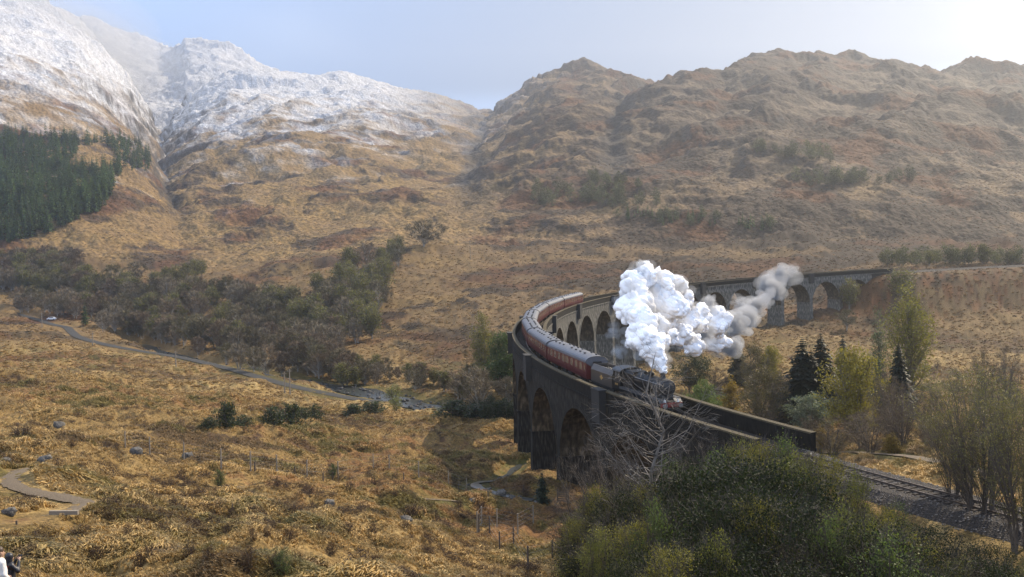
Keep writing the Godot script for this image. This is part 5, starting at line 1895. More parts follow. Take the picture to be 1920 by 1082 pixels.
func build_heather() -> void:
	var rng := RandomNumberGenerator.new()
	rng.seed = 101
	var kinds := []
	for k in 3:
		kinds.append(grow(400 + k, {"h": 1.0, "base": 0.0, "rx": 0.95, "shape": "dome", "clumps": 60, "leaves": 12, "size": 0.09, "wide": 0.22, "twigs": 7, "twig": 0.3, "tww": 0.008, "spread": 0.16, "upright": 0.8, "ca": Color(0.028, 0.015, 0.009) * (1.0 + 0.25 * k), "cb": Color(0.06, 0.033, 0.018), "bark": Color(0.07, 0.045, 0.03), "trunk": 0.02, "stems": 4}))
	# clumps one can point at: pixel, pixel, width in pixels
	var put := [[40, 812, 50], [72, 835, 18], [135, 833, 20], [200, 838, 26], [218, 840, 16], [18, 865, 28], [325, 945, 24], [235, 925, 18], [260, 938, 22], [262, 990, 20], [282, 1045, 30], [262, 1060, 24], [358, 1040, 34], [392, 1050, 30], [468, 1050, 36], [462, 1068, 30], [300, 1000, 22], [340, 890, 20], [436, 968, 22], [478, 960, 34], [550, 960, 40], [585, 955, 26], [640, 962, 30], [672, 965, 22], [700, 995, 30], [705, 1058, 36], [620, 1035, 26], [500, 1005, 24], [540, 1010, 26], [472, 1010, 20], [770, 962, 44], [812, 965, 24], [822, 978, 30], [760, 990, 26], [650, 992, 36], [600, 995, 30], [740, 928, 20], [655, 915, 24], [582, 918, 30], [520, 908, 18], [742, 895, 18], [808, 905, 16], [700, 905, 20], [755, 920, 16], [862, 945, 24], [900, 950, 26], [425, 1000, 26], [395, 985, 22], [560, 1060, 26], [800, 1040, 22], [515, 1065, 34], [240, 1010, 22], [180, 1050, 34], [60, 1045, 26], [875, 925, 22], [985, 925, 26]]
	var k := 0
	for q in put:
		var p := spot(q[0], q[1] + q[2] * 0.2, 22.0, 400.0)
		var sc: float = q[2] / F * -p.z / 1.75
		plant("heather_clump", "dark brown clump of old heather on the grassy slope", "heather", "heather clumps on the grassy slope", kinds[k % 3], p - Vector3(0, 0.02, 0), sc, k * 1.9, false, 0.95).scale.y = maxf(sc, 0.75)
		k += 1
	var xf := []
	while xf.size() < 1500:
		var d := 26.0 * pow(9.0, rng.randf())
		var x := rng.randf_range(-0.58, 0.02) * d
		var w := leveled(x, d, 0.0).y
		if w > 0.2:
			continue
		var f := fnoise_heath.get_noise_2d(x, d)
		if f < 0.08:
			continue
		var sc := rng.randf_range(0.4, 0.9)
		xf.append(Transform3D(Basis(Vector3.UP, rng.randf() * TAU).scaled(Vector3(sc, sc * 0.85, sc)), Vector3(x, ground(x, d) - 0.05, -d)))
	scatter("low_heather", "low dark heather growing between the grass tufts", "heather", kinds[0][1], leaf_m, xf)

var fnoise_heath := fnoise(16, 1.0 / 34.0, 3)

func boulder_mesh(sd: int) -> ArrayMesh:
	var n := fnoise(sd, 0.9, 3)
	var mb := MB.new()
	var rings := []
	for k in 10:
		var a := PI * (k + 0.02) / 9.04
		var r := []
		for j in 14:
			var t := TAU * j / 14
			var p := Vector3(cos(t) * sin(a), cos(a), sin(t) * sin(a))
			var q := 1.0 + n.get_noise_3dv(p * 1.3) * 0.55
			p = Vector3(p.x, p.y * 0.9, p.z * 0.85) * q
			p.y = minf(p.y, 0.7 + 0.2 * p.x)
			r.append(p)
		rings.append(r)
	mb.skin(rings)
	return mb.mesh()

func build_stones() -> void:
	var m := grained("boulder", Color(0.25, 0.235, 0.215), noise_tex(91, 0.03, 5, 0.35, 1.0, 256), Vector3(0.9, 0.9, 0.9), 0.85, normal_tex(92, 0.05, 4, 8.0, 256), 0.8)
	var k := 0
	for q in [[84, 866, 26, "pale grey boulder standing above the path bend"], [256, 850, 24, "rounded grey boulder with a white patch, middle of the slope"], [110, 800, 22, "small pointed grey stone on the straw slope"], [17, 964, 26, "grey boulder beside the lower path at the left edge"], [269, 948, 16, "small grey stone among grass right of the path"], [352, 858, 22, "dark flat boulder in the grass below the fence"], [520, 888, 12, "small white stone by the fence"], [618, 946, 20, "flat grey stone among the heather"], [760, 980, 30, "flat grey slab beside the heather patch"], [8, 868, 22, "dark rock half sunk in grass at the left edge"], [628, 1074, 20, "grey stone among heather at the bottom edge"], [885, 940, 14, "pale stone where the burn meets the fence"], [940, 928, 20, "wet grey stone in the burn by the pier"], [960, 935, 14, "small wet stone in the burn"], [915, 922, 16, "white splashed stone at the burn's bend"]]:
		var p := spot(q[0], q[1], 22.0, 400.0)
		var w: float = q[2] / F * -p.z / 2.0
		var o := part("boulder", boulder_mesh(500 + k), m, self, p + Vector3(0, w * 0.2, 0))
		o.scale = Vector3.ONE * w
		o.rotation.y = k * 2.2
		tag(o, q[3], "boulder")
		k += 1

func post_line(posts: Array, called: String, label: String, wires: int, hgt: float, m: Material, wm: Material, rad := 0.075) -> void:
	# posts: pixel pairs of their feet
	var t := thing(called, label, "fence")
	var tops := []
	for q in posts:
		var p := spot(q.x, q.y, 30.0, 400.0)
		var mb := MB.new()
		mb.tube(p - Vector3(0, 0.3, 0), p + Vector3(0.02, hgt, 0.01), rad, rad * 0.85, 6, true)
		part("post", mb.mesh(), m, t)
		tops.append(p)
	for w in wires:
		var mb := MB.new()
		for k in tops.size() - 1:
			var h := hgt * (w + 0.8) / wires
			mb.tube(tops[k] + Vector3(0, h, 0), tops[k + 1] + Vector3(0, h, 0), 0.008, 0.008, 3)
		part("wire", mb.mesh(), wm, t)

func build_fences() -> void:
	var wood := plain_mat("grey post wood", Color(0.20, 0.17, 0.135), 0.9)
	var dark := plain_mat("dark post wood", Color(0.07, 0.055, 0.045), 0.9)
	var wire := plain_mat("galvanised wire", Color(0.3, 0.3, 0.3), 0.5, 0.6)
	post_line([Vector2(235, 840), Vector2(281, 852), Vector2(345, 862), Vector2(415, 880), Vector2(470, 884), Vector2(519, 886), Vector2(576, 896), Vector2(634, 897), Vector2(700, 880), Vector2(730, 882), Vector2(785, 895), Vector2(841, 912), Vector2(875, 925)], "deer_fence", "long wire deer fence with tall grey posts crossing the slope", 5, 1.9, wood, wire)
	post_line([Vector2(478, 884), Vector2(553, 890), Vector2(606, 902), Vector2(624, 900), Vector2(757, 902), Vector2(860, 920), Vector2(915, 935), Vector2(982, 922)], "stock_fence", "low old fence of short posts just below the deer fence", 2, 0.9, dark, wire)
	post_line([Vector2(895, 998), Vector2(903, 985), Vector2(932, 990), Vector2(971, 1000), Vector2(1000, 982)], "corner_fence", "wire fence with grey posts turning a corner below the pier", 5, 1.8, wood, wire)
	post_line([Vector2(898, 1000), Vector2(918, 1004), Vector2(937, 1036), Vector2(963, 1024), Vector2(990, 1074), Vector2(1036, 1055), Vector2(1060, 1090)], "slope_fence", "netting fence running down to the bottom edge beside the thicket", 4, 1.7, dark, wire)
	var t := thing("fence_gate", "dark wooden field gate under the nearest arch", "gate")
	var p := spot(1046, 942, 70.0, 200.0)
	var q := spot(1066, 944, 70.0, 200.0)
	for e in [p, q]:
		var mb := MB.new()
		mb.tube(e - Vector3(0, 0.3, 0), e + Vector3(0, 1.5, 0), 0.09, 0.08, 6, true)
		part("post", mb.mesh(), dark, t)
	for k in 5:
		var mb := MB.new()
		var a := p + Vector3(0, 0.25 + 0.25 * k, 0)
		var b := q + Vector3(0, 0.25 + 0.25 * k, 0)
		mb.box((a + b) / 2, (b - a) / 2, Vector3(0, 0.06, 0), (b - a).normalized().cross(Vector3.UP) * 0.02)
		part("bar", mb.mesh(), dark, t)
	var bar := spot(120, 964, 25.0)
	var sb := MB.new()
	sb.box(bar + Vector3(0, 0.08, 0), Vector3(0.75, 0.0, 0.05), Vector3(0, 0.1, 0), Vector3(0, 0, 0.09))
	tag(part("water_bar", sb.mesh(), wood, self), "low wooden step laid across the footpath", "path step")
	var sg := MB.new()
	var k := 0
	for e in [[31, 984, 6], [436, 960, 12]]:
		var s := spot(e[0], e[1], 22.0)
		var mb := MB.new()
		mb.tube(s - Vector3(0, 0.2, 0), s + Vector3(0, e[2] / F * -s.z * 1.3, 0), 0.05, 0.045, 6, true)
		tag(part("marker_stake", mb.mesh(), dark, self), ["short stake beside the lower footpath", "lone dark stake in the heather left of the middle path"][k], "stake")
		k += 1
	# poles along the road
	k = 0
	for e in [[79, 614, 586, "weathered pole before the white specks at the road bend"], [174, 648, 623, "telephone pole by the road just after its bend"], [330, 688, 658, "telephone pole on the verge half way along the road"], [534, 737, 697, "left pole of the pair beside the road"], [544, 740, 692, "right and taller pole of the pair beside the road"], [882, 487, 452, "pole standing alone on the brown slope behind"]]:
		var s := spot(e[0], e[1], 180.0, 900.0)
		var h: float = (e[1] - e[2]) / F * -s.z
		var o := thing("telephone_pole", e[3], "pole", s)
		var mb := MB.new()
		mb.tube(Vector3(0, -0.3, 0), Vector3(0, h, 0), 0.17, 0.12, 8, true)
		part("pole", mb.mesh(), wood, o)
		var ib := MB.new()
		ib.cube(Vector3(0, h - 0.5, 0), Vector3(1.1, 0.1, 0.1))
		for x in [-0.45, 0.45]:
			ib.tube(Vector3(x, h - 0.45, 0), Vector3(x, h - 0.3, 0), 0.05, 0.04, 6, true)
		part("crossarm", ib.mesh(), wood, o)
		k += 1
	# pale stony wash on the hill above the far viaduct, and a parked white car at the road bend
	var car := spot(97, 601, 250.0)
	var c := thing("parked_car", "small white car parked at the road bend under the trees", "car", car + Vector3(0, 0.25, 0))
	var white := plain_mat("white car paint", Color(0.7, 0.7, 0.7), 0.3)
	var glass := plain_mat("car glass", Color(0.02, 0.025, 0.03), 0.08)
	var rub := plain_mat("tyre rubber", Color(0.02, 0.02, 0.02), 0.8)
	var cb := MB.new()
	var side := [Vector2(-2.0, 0.35), Vector2(-2.05, 0.85), Vector2(-1.5, 0.95), Vector2(-0.9, 1.45), Vector2(0.9, 1.48), Vector2(1.7, 0.98), Vector2(2.0, 0.9), Vector2(2.05, 0.35), Vector2(-2.0, 0.35)]
	for j in side.size() - 1:
		var a: Vector2 = side[j]
		var b: Vector2 = side[j + 1]
		cb.quad(Vector3(a.x, a.y, -0.85), Vector3(b.x, b.y, -0.85), Vector3(b.x, b.y, 0.85), Vector3(a.x, a.y, 0.85), Vector3((a.x + b.x) / 2, (a.y + b.y) / 2 - 0.8, 0))
		for z in [-0.85, 0.85]:
			cb.tri3(Vector3(0, 0.8, z), Vector3(a.x, a.y, z), Vector3(b.x, b.y, z), Vector3(0, 0, z))
	part("body", cb.mesh(), white, c)
	for z in [-1.0, 1.0]:
		var wb := MB.new()
		wb.box(Vector3(0.1, 1.2, 0.856 * z), Vector3(0.95, 0, 0), Vector3(0, 0.17, 0), Vector3(0, 0, 0.006))
		part("window", wb.mesh(), glass, c)
		for x in [-1.25, 1.3]:
			part("wheel", wheel_mesh(0.31, 0.16), rub, c, Vector3(x, 0.31, 0.8 * z))

# ---------------------------------------------------------------- people
# a skin round tapered bones, joined by a smooth minimum (surface nets); bones are [from, to, radius, radius]
func nets(bones: Array, cell: float, blend: float) -> ArrayMesh:
	var lo := Vector3.ONE * 1e9
	var hi := -lo
	for b in bones:
		var m: float = maxf(b[2], b[3]) + cell * 3
		lo = lo.min((b[0] as Vector3).min(b[1]) - Vector3.ONE * m)
		hi = hi.max((b[0] as Vector3).max(b[1]) + Vector3.ONE * m)
	var nx := int((hi.x - lo.x) / cell) + 2
	var ny := int((hi.y - lo.y) / cell) + 2
	var nz := int((hi.z - lo.z) / cell) + 2
	var f := PackedFloat32Array()
	f.resize(nx * ny * nz)
	f.fill(1e3)
	for b in bones:
		var a: Vector3 = b[0]
		var e: Vector3 = b[1]
		var m: float = maxf(b[2], b[3]) + blend + cell * 2
		var p0 := (a.min(e) - Vector3.ONE * m - lo) / cell
		var p1 := (a.max(e) + Vector3.ONE * m - lo) / cell
		var ae := e - a
		var l2 := maxf(ae.length_squared(), 1e-9)
		for x in range(maxi(int(p0.x), 0), mini(int(p1.x) + 2, nx)):
			for y in range(maxi(int(p0.y), 0), mini(int(p1.y) + 2, ny)):
				for z in range(maxi(int(p0.z), 0), mini(int(p1.z) + 2, nz)):
					var p := lo + Vector3(x, y, z) * cell
					var t := clampf((p - a).dot(ae) / l2, 0.0, 1.0)
					var d := p.distance_to(a + ae * t) - lerpf(b[2], b[3], t)
					var at := (x * ny + y) * nz + z
					var o := f[at]
					var h := clampf(0.5 + 0.5 * (d - o) / blend, 0.0, 1.0)
					f[at] = lerpf(d, o, h) - blend * h * (1.0 - h)
	var mb := MB.new()
	var ids := {}
	var step := [Vector3i(1, 0, 0), Vector3i(0, 1, 0), Vector3i(0, 0, 1)]
	for x in nx - 1:
		for y in ny - 1:
			for z in nz - 1:
				var at := (x * ny + y) * nz + z
				var v0 := f[at]
				var s := Vector3.ZERO
				var n := 0
				if v0 > cell * 4:
					continue
				for k in 12:
					var ax := k / 4
					var u := (k % 4) % 2
					var w := (k % 4) / 2
					var c := Vector3i(x, y, z)
					c[(ax + 1) % 3] += u
					c[(ax + 2) % 3] += w
					var c2: Vector3i = c + step[ax]
					var fa := f[(c.x * ny + c.y) * nz + c.z]
					var fb := f[(c2.x * ny + c2.y) * nz + c2.z]
					if (fa < 0.0) != (fb < 0.0):
						s += Vector3(c).lerp(Vector3(c2), fa / (fa - fb))
						n += 1
				if n:
					ids[at] = mb.vert(lo + s / n * cell)
	for at in ids:
		var z: int = at % nz
		var y: int = (at / nz) % ny
		var x: int = at / (nz * ny)
		for ax in 3:
			var c := Vector3i(x, y, z)
			var c2: Vector3i = c + step[ax]
			var fa := f[(c.x * ny + c.y) * nz + c.z]
			var fb := f[(c2.x * ny + c2.y) * nz + c2.z]
			if (fa < 0.0) == (fb < 0.0):
				continue
			var d1: Vector3i = step[(ax + 1) % 3]
			var d2: Vector3i = step[(ax + 2) % 3]
			var q := []
			for o in [Vector3i.ZERO, d1, d1 + d2, d2]:
				var g: Vector3i = c - o
				q.append(ids.get((g.x * ny + g.y) * nz + g.z, -1))
			if q.has(-1):
				continue
			var out: Vector3 = Vector3(step[ax]) * (1.0 if fa < 0.0 else -1.0)
			var nn := (mb.v[q[2]] - mb.v[q[0]]).cross(mb.v[q[1]] - mb.v[q[0]])
			if nn.dot(out) >= 0.0:
				mb.i.append_array(PackedInt32Array([q[0], q[1], q[2], q[0], q[2], q[3]]))
			else:
				mb.i.append_array(PackedInt32Array([q[0], q[2], q[1], q[0], q[3], q[2]]))
	return mb.mesh()

func hand_bones(wrist: Vector3, fwd: Vector3, palm_n: Vector3, thumb: Vector3) -> Array:
	# five unequal fingers curled towards the palm
	var out := []
	var side := thumb.normalized()
	var c := wrist + fwd * 0.085
	out.append([wrist, wrist + fwd * 0.05, 0.026, 0.03])
	for k in 4:
		var o := side * (0.03 - 0.02 * k)
		var L: float = [0.072, 0.08, 0.074, 0.058][k]
		var a := c + o
		out.append([wrist + fwd * 0.03 + o * 0.8, a, 0.013, 0.011])
		var b := a + (fwd * 0.85 + palm_n * 0.5).normalized() * L * 0.5
		var d := b + (fwd * 0.35 + palm_n * 0.95).normalized() * L * 0.32
		var e := d + (fwd * -0.25 + palm_n).normalized() * L * 0.26
		out.append([a, b, 0.0105, 0.0095])
		out.append([b, d, 0.0095, 0.0085])
		out.append([d, e, 0.0085, 0.0075])
	var t0 := wrist + fwd * 0.03 + side * 0.026
	var t1 := t0 + (side * 0.8 + fwd * 0.5 + palm_n * 0.3).normalized() * 0.045
	var t2 := t1 + (fwd * 0.8 + palm_n * 0.6).normalized() * 0.034
	out.append([t0, t1, 0.014, 0.0115])
	out.append([t1, t2, 0.0115, 0.009])
	return out

func build_person(at: Vector3, turn: float, tall: float, label: String, looks: Dictionary) -> void:
	var t := thing("person", label, "person", at)
	t.rotation.y = turn
	t.scale = Vector3.ONE * tall / 1.72
	var skin := plain_mat("skin", Color(0.42, 0.26, 0.18), 0.55)
	# faces its own -z; heights of a 1.72 m figure
	var hip := Vector3(0, 0.9, 0)
	var neck := Vector3(0, 1.43, -0.01)
	var head := Vector3(0, 1.58, -0.03)
	var raised: bool = looks.get("camera", false)
	var body := [[hip + Vector3(0, -0.02, 0), Vector3(0, 1.15, 0), 0.14, 0.125], [Vector3(0, 1.15, 0), Vector3(0, 1.34, 0), 0.125, 0.13], [neck, head - Vector3(0, 0.06, 0), 0.055, 0.055],
		[head + Vector3(0, 0.035, 0.015), head + Vector3(0, -0.02, 0.005), 0.095, 0.085], [head + Vector3(0, -0.02, -0.02), head + Vector3(0, -0.085, -0.045), 0.07, 0.045], [head + Vector3(0, -0.0, -0.095), head + Vector3(0, -0.035, -0.115), 0.012, 0.018],
		[head + Vector3(-0.09, -0.02, 0.01), head + Vector3(-0.092, 0.02, 0.015), 0.018, 0.022], [head + Vector3(0.09, -0.02, 0.01), head + Vector3(0.092, 0.02, 0.015), 0.018, 0.022]]
	var jacket := [[Vector3(0, 0.82, 0), Vector3(0, 1.12, 0), 0.185, 0.165], [Vector3(0, 1.12, 0), Vector3(0, 1.33, 0), 0.165, 0.15], [Vector3(-0.12, 1.36, 0), Vector3(0.12, 1.36, 0), 0.105, 0.105]]
	var trousers := [[hip + Vector3(-0.06, -0.02, 0), hip + Vector3(0.06, -0.02, 0), 0.14, 0.14]]
	var shoes := []
	var hands := []
	for s in [-1.0, 1.0]:
		var sh := Vector3(0.19 * s, 1.36, 0)
		var el := Vector3(0.27 * s, 1.16, -0.16) if raised else Vector3(0.25 * s, 1.1, 0.0)
		var wr := Vector3(0.10 * s, 1.47, -0.27) if raised else Vector3(0.22 * s, 0.92, -0.18)
		body.append_array([[sh, el, 0.05, 0.04], [el, wr, 0.04, 0.027]])
		jacket.append_array([[sh, el, 0.075, 0.062], [el, el.lerp(wr, 0.86), 0.062, 0.048]])
		var fwd: Vector3 = (Vector3(-0.06 * s, 0.09, -0.05) if raised else Vector3(-0.05 * s, 0.02, -0.09)).normalized()
		hands.append_array(hand_bones(wr, fwd, Vector3(-s, 0, 0) if raised else Vector3(-0.3 * s, -1, 0).normalized(), (Vector3(0, 0.3, 1) if raised else Vector3(-s, 0, -0.4)).normalized()))
		var kn := Vector3(0.1 * s, 0.48, -0.03 - 0.03 * s)
		var an := Vector3(0.11 * s, 0.09, 0.03 - 0.05 * s)
		body.append_array([[Vector3(0.09 * s, 0.88, 0), kn, 0.085, 0.058], [kn, an, 0.055, 0.038], [an, an + Vector3(0, -0.05, -0.12), 0.04, 0.03]])
		trousers.append_array([[Vector3(0.09 * s, 0.88, 0), kn, 0.105, 0.078], [kn, an + Vector3(0, 0.02, 0), 0.078, 0.065]])
		shoes.append_array([[an + Vector3(0, -0.03, 0.03), an + Vector3(0, -0.05, -0.16), 0.05, 0.04]])
	part("body", nets(body, 0.022, 0.03), skin, t)
	part("hands", nets(hands, 0.007, 0.008), skin, t)
	part("jacket", nets(jacket, 0.026, 0.05), looks.jacket, t)
	part("trousers", nets(trousers, 0.028, 0.04), looks.trousers, t)
	for s in 2:
		part("shoe", nets([shoes[s]], 0.024, 0.02), plain_mat("dark boots", Color(0.03, 0.025, 0.02), 0.7), t)
	var eyem := plain_mat("eyes", Color(0.03, 0.02, 0.015), 0.2)
	for s in [-1.0, 1.0]:
		part("eye", nets([[head + Vector3(0.034 * s, 0.008, -0.088), head + Vector3(0.036 * s, 0.008, -0.088), 0.012, 0.012]], 0.005, 0.004), eyem, t)
	part("mouth", nets([[head + Vector3(-0.022, -0.062, -0.092), head + Vector3(0.022, -0.062, -0.092), 0.006, 0.006]], 0.004, 0.004), plain_mat("lips", Color(0.3, 0.12, 0.1), 0.5), t)
	if looks.has("hood"):
		part("hood", nets([[head + Vector3(0, 0.05, 0.03), head + Vector3(0, -0.05, 0.05), 0.125, 0.12], [head + Vector3(0, -0.08, 0.05), Vector3(0, 1.4, 0.06), 0.11, 0.12]], 0.022, 0.04), looks.hood, t)
	if looks.has("hair"):
		part("hair", nets([[head + Vector3(0, 0.055, 0.02), head + Vector3(0, -0.02, 0.045), 0.104, 0.095], [head + Vector3(0, -0.02, 0.05), head + Vector3(0, -0.1, 0.05), 0.08, 0.05]], 0.02, 0.03), looks.hair, t)
	if looks.has("strap"):
		var sm := MB.new()
		var prev := Vector3.ZERO
		for k in 15:
			var a := TAU * k / 14.0
			var p := Vector3(0.19 * cos(a), 1.18 + 0.2 * cos(a), 0.185 * sin(a))
			if k:
				sm.box((p + prev) / 2, (p - prev) * 0.55, Vector3(0, 0.02, 0), Vector3(cos(a) * 0.008, 0, sin(a) * 0.008))
			prev = p
		part("strap", sm.mesh(), looks.strap, t)
	if raised:
		var cam := thing("camera", "small black camera held up by the hooded person", "camera", at)
		cam.transform = t.transform
		var cb := MB.new()
		cb.cube(Vector3(0, 1.56, -0.31), Vector3(0.12, 0.08, 0.045))
		cb.cube(Vector3(0, 1.605, -0.31), Vector3(0.04, 0.02, 0.035))
		var black := plain_mat("camera black", Color(0.015, 0.015, 0.016), 0.4)
		part("body", cb.mesh(), black, cam)
		var lb := MB.new()
		lb.tube(Vector3(0, 1.56, -0.33), Vector3(0, 1.56, -0.4), 0.032, 0.035, 14, true)
		part("lens", lb.mesh(), black, cam)

func build_people() -> void:
	var navy := plain_mat("black rain jacket", Color(0.014, 0.015, 0.022), 0.5)
	var grey := plain_mat("grey trousers", Color(0.12, 0.12, 0.125), 0.85)
	var white := plain_mat("white fleece", Color(0.62, 0.61, 0.6), 0.85)
	var green := plain_mat("green jacket", Color(0.02, 0.10, 0.06), 0.6)
	var red := plain_mat("red strap", Color(0.30, 0.02, 0.05), 0.6)
	var brown := plain_mat("brown hair", Color(0.045, 0.025, 0.015), 0.6)
	var d := 25.0
	for q in [[17, 1046, 27.0, 1.72, 0], [-3, 1036, 28.5, 1.76, 1], [4, 1072, 26.2, 1.25, 2]]:
		# as far down the slope as the figure's height asks
		var hp := unp(q[0], q[1], q[2])
		var g := ground(hp.x, q[2])
		var best := 1e9
		for j in 90:
			var dd := 21.0 + 0.25 * j
			var e := unp(q[0], q[1], dd)
			var miss: float = absf(e.y - ground(e.x, dd) - 0.92 * q[3])
			if miss < best:
				best = miss
				hp = e
				g = ground(e.x, dd)
		var tall: float = q[3]
		print("person ", -hp.z, " ", best)
		var p := Vector3(hp.x, g, hp.z)
		var turn := -0.75
		match q[4]:
			0:
				build_person(p, turn, tall, "hooded person in black jacket with red strap, photographing the train", {"camera": true, "jacket": navy, "trousers": grey, "hood": navy, "strap": red})
			1:
				build_person(p, turn, tall, "dark-haired person in a white top at the left edge of the picture", {"jacket": white, "trousers": navy, "hair": brown})
			2:
				build_person(p, turn, tall, "smaller person in green jacket with red strap in the lower left corner", {"jacket": green, "trousers": grey, "hair": brown, "strap": red})

# ---------------------------------------------------------------- steam
func build_steam() -> void:
	var rng := RandomNumberGenerator.new()
	rng.seed = 31
	# billows: pixel, pixel, radius in pixels, distance, how dense
	var B := [
		[1243, 694, 9, 99, 1.0], [1238, 678, 17, 99.5, 1.0], [1226, 662, 25, 100, 1.0], [1214, 640, 31, 101, 1.0], [1240, 640, 18, 102, 1.0], [1206, 610, 36, 103, 1.0], [1234, 612, 24, 104, 1.0], [1198, 576, 38, 105, 1.0], [1192, 545, 34, 107, 1.0],
		[1208, 520, 27, 108, 1.0], [1166, 574, 18, 106, 0.8], [1232, 535, 34, 110, 1.0], [1262, 538, 25, 112, 1.0], [1246, 572, 42, 110, 1.0], [1280, 562, 25, 114, 0.9], [1284, 600, 32, 116, 0.9], [1258, 632, 16, 106, 0.8], [1186, 640, 16, 102, 0.8], [1310, 596, 26, 122, 0.8], [1318, 622, 24, 126, 0.7], [1205, 497, 10, 108, 0.5],
		[1342, 602, 28, 130, 0.9], [1345, 640, 24, 132, 0.85], [1300, 645, 22, 118, 0.8], [1280, 630, 22, 112, 0.8], [1366, 655, 22, 134, 0.75], [1375, 615, 26, 140, 0.78], [1398, 596, 26, 146, 0.6], [1388, 572, 16, 148, 0.26], [1420, 578, 20, 154, 0.5], [1436, 556, 18, 160, 0.45], [1444, 535, 24, 164, 0.55], [1464, 520, 26, 167, 0.6], [1482, 508, 13, 169, 0.2], [1452, 556, 13, 165, 0.2], [1330, 570, 18, 128, 0.3], [1160, 660, 14, 101, 0.14], [1150, 620, 18, 104, 0.12],
		[1484, 434, 12, 700, 0.5], [1494, 425, 10, 700, 0.4], [1478, 428, 9, 700, 0.35], [1552, 444, 9, 700, 0.3],
	]
	var t := thing("steam_plume", "thick white steam rolling up and back from the engine's chimney", "steam")
	var mb := MB.new()
	var n := fnoise(88, 0.55, 4)
	var where := []
	for b in B:
		var o := unp(b[0], b[1], b[3])
		var r: float = b[2] / F * b[3]
		if b[4] >= 0.8:
			where.append([o, r * 0.8])
			for k in 10:
				var dir := rv(rng)
				var q := r * rng.randf_range(0.3, 0.55)
				where.append([o + dir * (r * 0.88 - q * 0.6), q])
				if k % 2 == 0:
					for j in 3:
						var e := (dir + rv(rng) * 0.7).normalized()
						where.append([o + dir * (r * 0.88 - q * 0.6) + e * q * 0.9, q * rng.randf_range(0.3, 0.5)])
	for w in where:
		puff(mb, w[0], w[1], n)
	var core := plain_mat("steam", Color(0.95, 0.955, 0.97), 1.0)
	core.metallic_specular = 0.0
	part("billows", mb.mesh(), core, t).set_meta("kind", "stuff")
	# the torn edge and the wisps: thin mist
	var count := 0
	for b in B:
		var o := unp(b[0], b[1], b[3])
		var r: float = b[2] / F * b[3]
		var thick: bool = b[4] >= 0.8
		for k in (14 if thick else 22):
			var w := FogVolume.new()
			w.shape = RenderingServer.FOG_VOLUME_SHAPE_ELLIPSOID
			var q := r * (rng.randf_range(0.2, 0.6) if thick else rng.randf_range(0.2, 0.8))
			w.size = Vector3(q * rng.randf_range(1.6, 2.8), q * rng.randf_range(1.0, 1.6), q * rng.randf_range(1.4, 2.2))
			var m := FogMaterial.new()
			m.albedo = Color(1, 1, 1)
			m.density = (0.26 if thick else 0.75 * b[4]) / q * rng.randf_range(0.5, 1.3)
			w.material = m
			w.position = o + rv(rng) * r * (rng.randf_range(0.75, 1.0) if thick else rng.randf_range(0.1, 1.0))
			w.rotation = Vector3(rng.randfn() * 0.3, rng.randf() * TAU, 0.45 + rng.randfn() * 0.4)
			w.name = "wisp"
			t.add_child(w, true)
			count += 1
	print("steam ", count, " ", mb.i.size() / 3)

# a bank of mist on the snowy summits
func build_mist() -> void:
	var k := 0
	for q in [[-1550.0, 640.0, 2450.0, 1300.0, 360.0], [-1250.0, 620.0, 2900.0, 600.0, 260.0], [-1150.0, 500.0, 2150.0, 700.0, 300.0]]:
		var w := FogVolume.new()
		w.shape = RenderingServer.FOG_VOLUME_SHAPE_ELLIPSOID
		w.size = Vector3(q[3], q[4], 700.0)
		var m := FogMaterial.new()
		m.albedo = Color(1, 1, 1)
		m.density = 0.0009
		w.material = m
		w.position = Vector3(q[0], q[1], -q[2])
		w.name = numbered("cloud")
		add_child(w, true)
		tag(w, ["thin white cloud lying on the left summit at the picture's edge", "thin mist in the head of the snowy corrie", "thin mist on the upper left snow slope"][k], "cloud", "", "stuff")
		k += 1

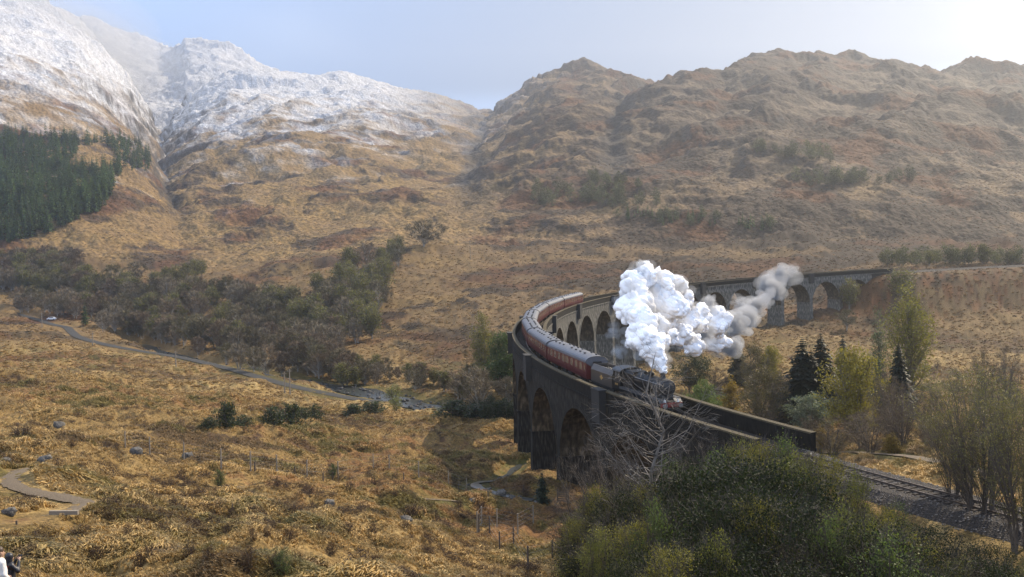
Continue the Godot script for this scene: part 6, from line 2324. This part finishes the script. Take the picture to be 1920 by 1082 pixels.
func puff(mb: MB, c: Vector3, r: float, n: FastNoiseLite) -> void:
	var rings := []
	var nr := 11 if r < 0.7 else 22
	for k in nr:
		var a := PI * (k + 0.02) / (nr - 0.96)
		var ring_p := []
		for j in nr + 4:
			var t := TAU * j / (nr + 4)
			var d := Vector3(cos(t) * sin(a), cos(a), sin(t) * sin(a))
			var p := c + d * r
			ring_p.append(c + d * r * (1.0 + 0.38 * n.get_noise_3dv(p) + 0.3 * (absf(n.get_noise_3dv(p * 2.3)) - 0.25) + 0.08 * n.get_noise_3dv(p * 6.0)))
		rings.append(ring_p)
	mb.skin(rings)

func _ready() -> void:
	var cam := Camera3D.new()
	cam.name = "camera"
	cam.fov = rad_to_deg(2.0 * atan(541.0 / F))
	cam.near = 0.5
	cam.far = 9000.0
	cam.transform = Transform3D(Basis(Vector3.RIGHT, -PITCH) * Basis(Vector3.BACK, ROLL), Vector3(0, EYE, 0))
	add_child(cam)
	cam.current = true
	var env := Environment.new()
	env.background_mode = Environment.BG_SKY
	env.sky = Sky.new()
	env.sky.sky_material = make_sky()
	env.background_energy_multiplier = 1.0
	env.tonemap_mode = Environment.TONE_MAPPER_LINEAR
	env.tonemap_exposure = 1.85
	env.sdfgi_enabled = true
	env.ssao_enabled = true
	env.ssil_enabled = true
	env.fog_enabled = false
	env.volumetric_fog_enabled = true
	env.volumetric_fog_density = 0.00018
	env.volumetric_fog_albedo = Color(0.93, 0.96, 1.0)
	env.volumetric_fog_anisotropy = 0.65
	var we := WorldEnvironment.new()
	we.name = "environment"
	we.environment = env
	add_child(we)
	var sun := DirectionalLight3D.new()
	sun.name = "sun"
	sun.light_color = Color(1.0, 0.93, 0.82)
	sun.light_energy = 1.6
	sun.light_angular_distance = 0.5
	sun.shadow_enabled = true
	var az := deg_to_rad(SUN_AZ)
	var el := deg_to_rad(SUN_EL)
	var to_sun := Vector3(sin(az) * cos(el), sin(el), -cos(az) * cos(el))
	sun.look_at_from_position(Vector3.ZERO, -to_sun)
	add_child(sun)
	lev_w.resize(GW * GD)
	lev_y.resize(GW * GD)
	lay_out_ways()
	build_land()
	build_ways()
	build_viaduct()
	build_track()
	build_engine()
	build_coaches()
	build_trees()
	build_grass()
	build_tussocks()
	build_heather()
	build_stones()
	build_fences()
	build_people()
	build_steam()
	build_mist()
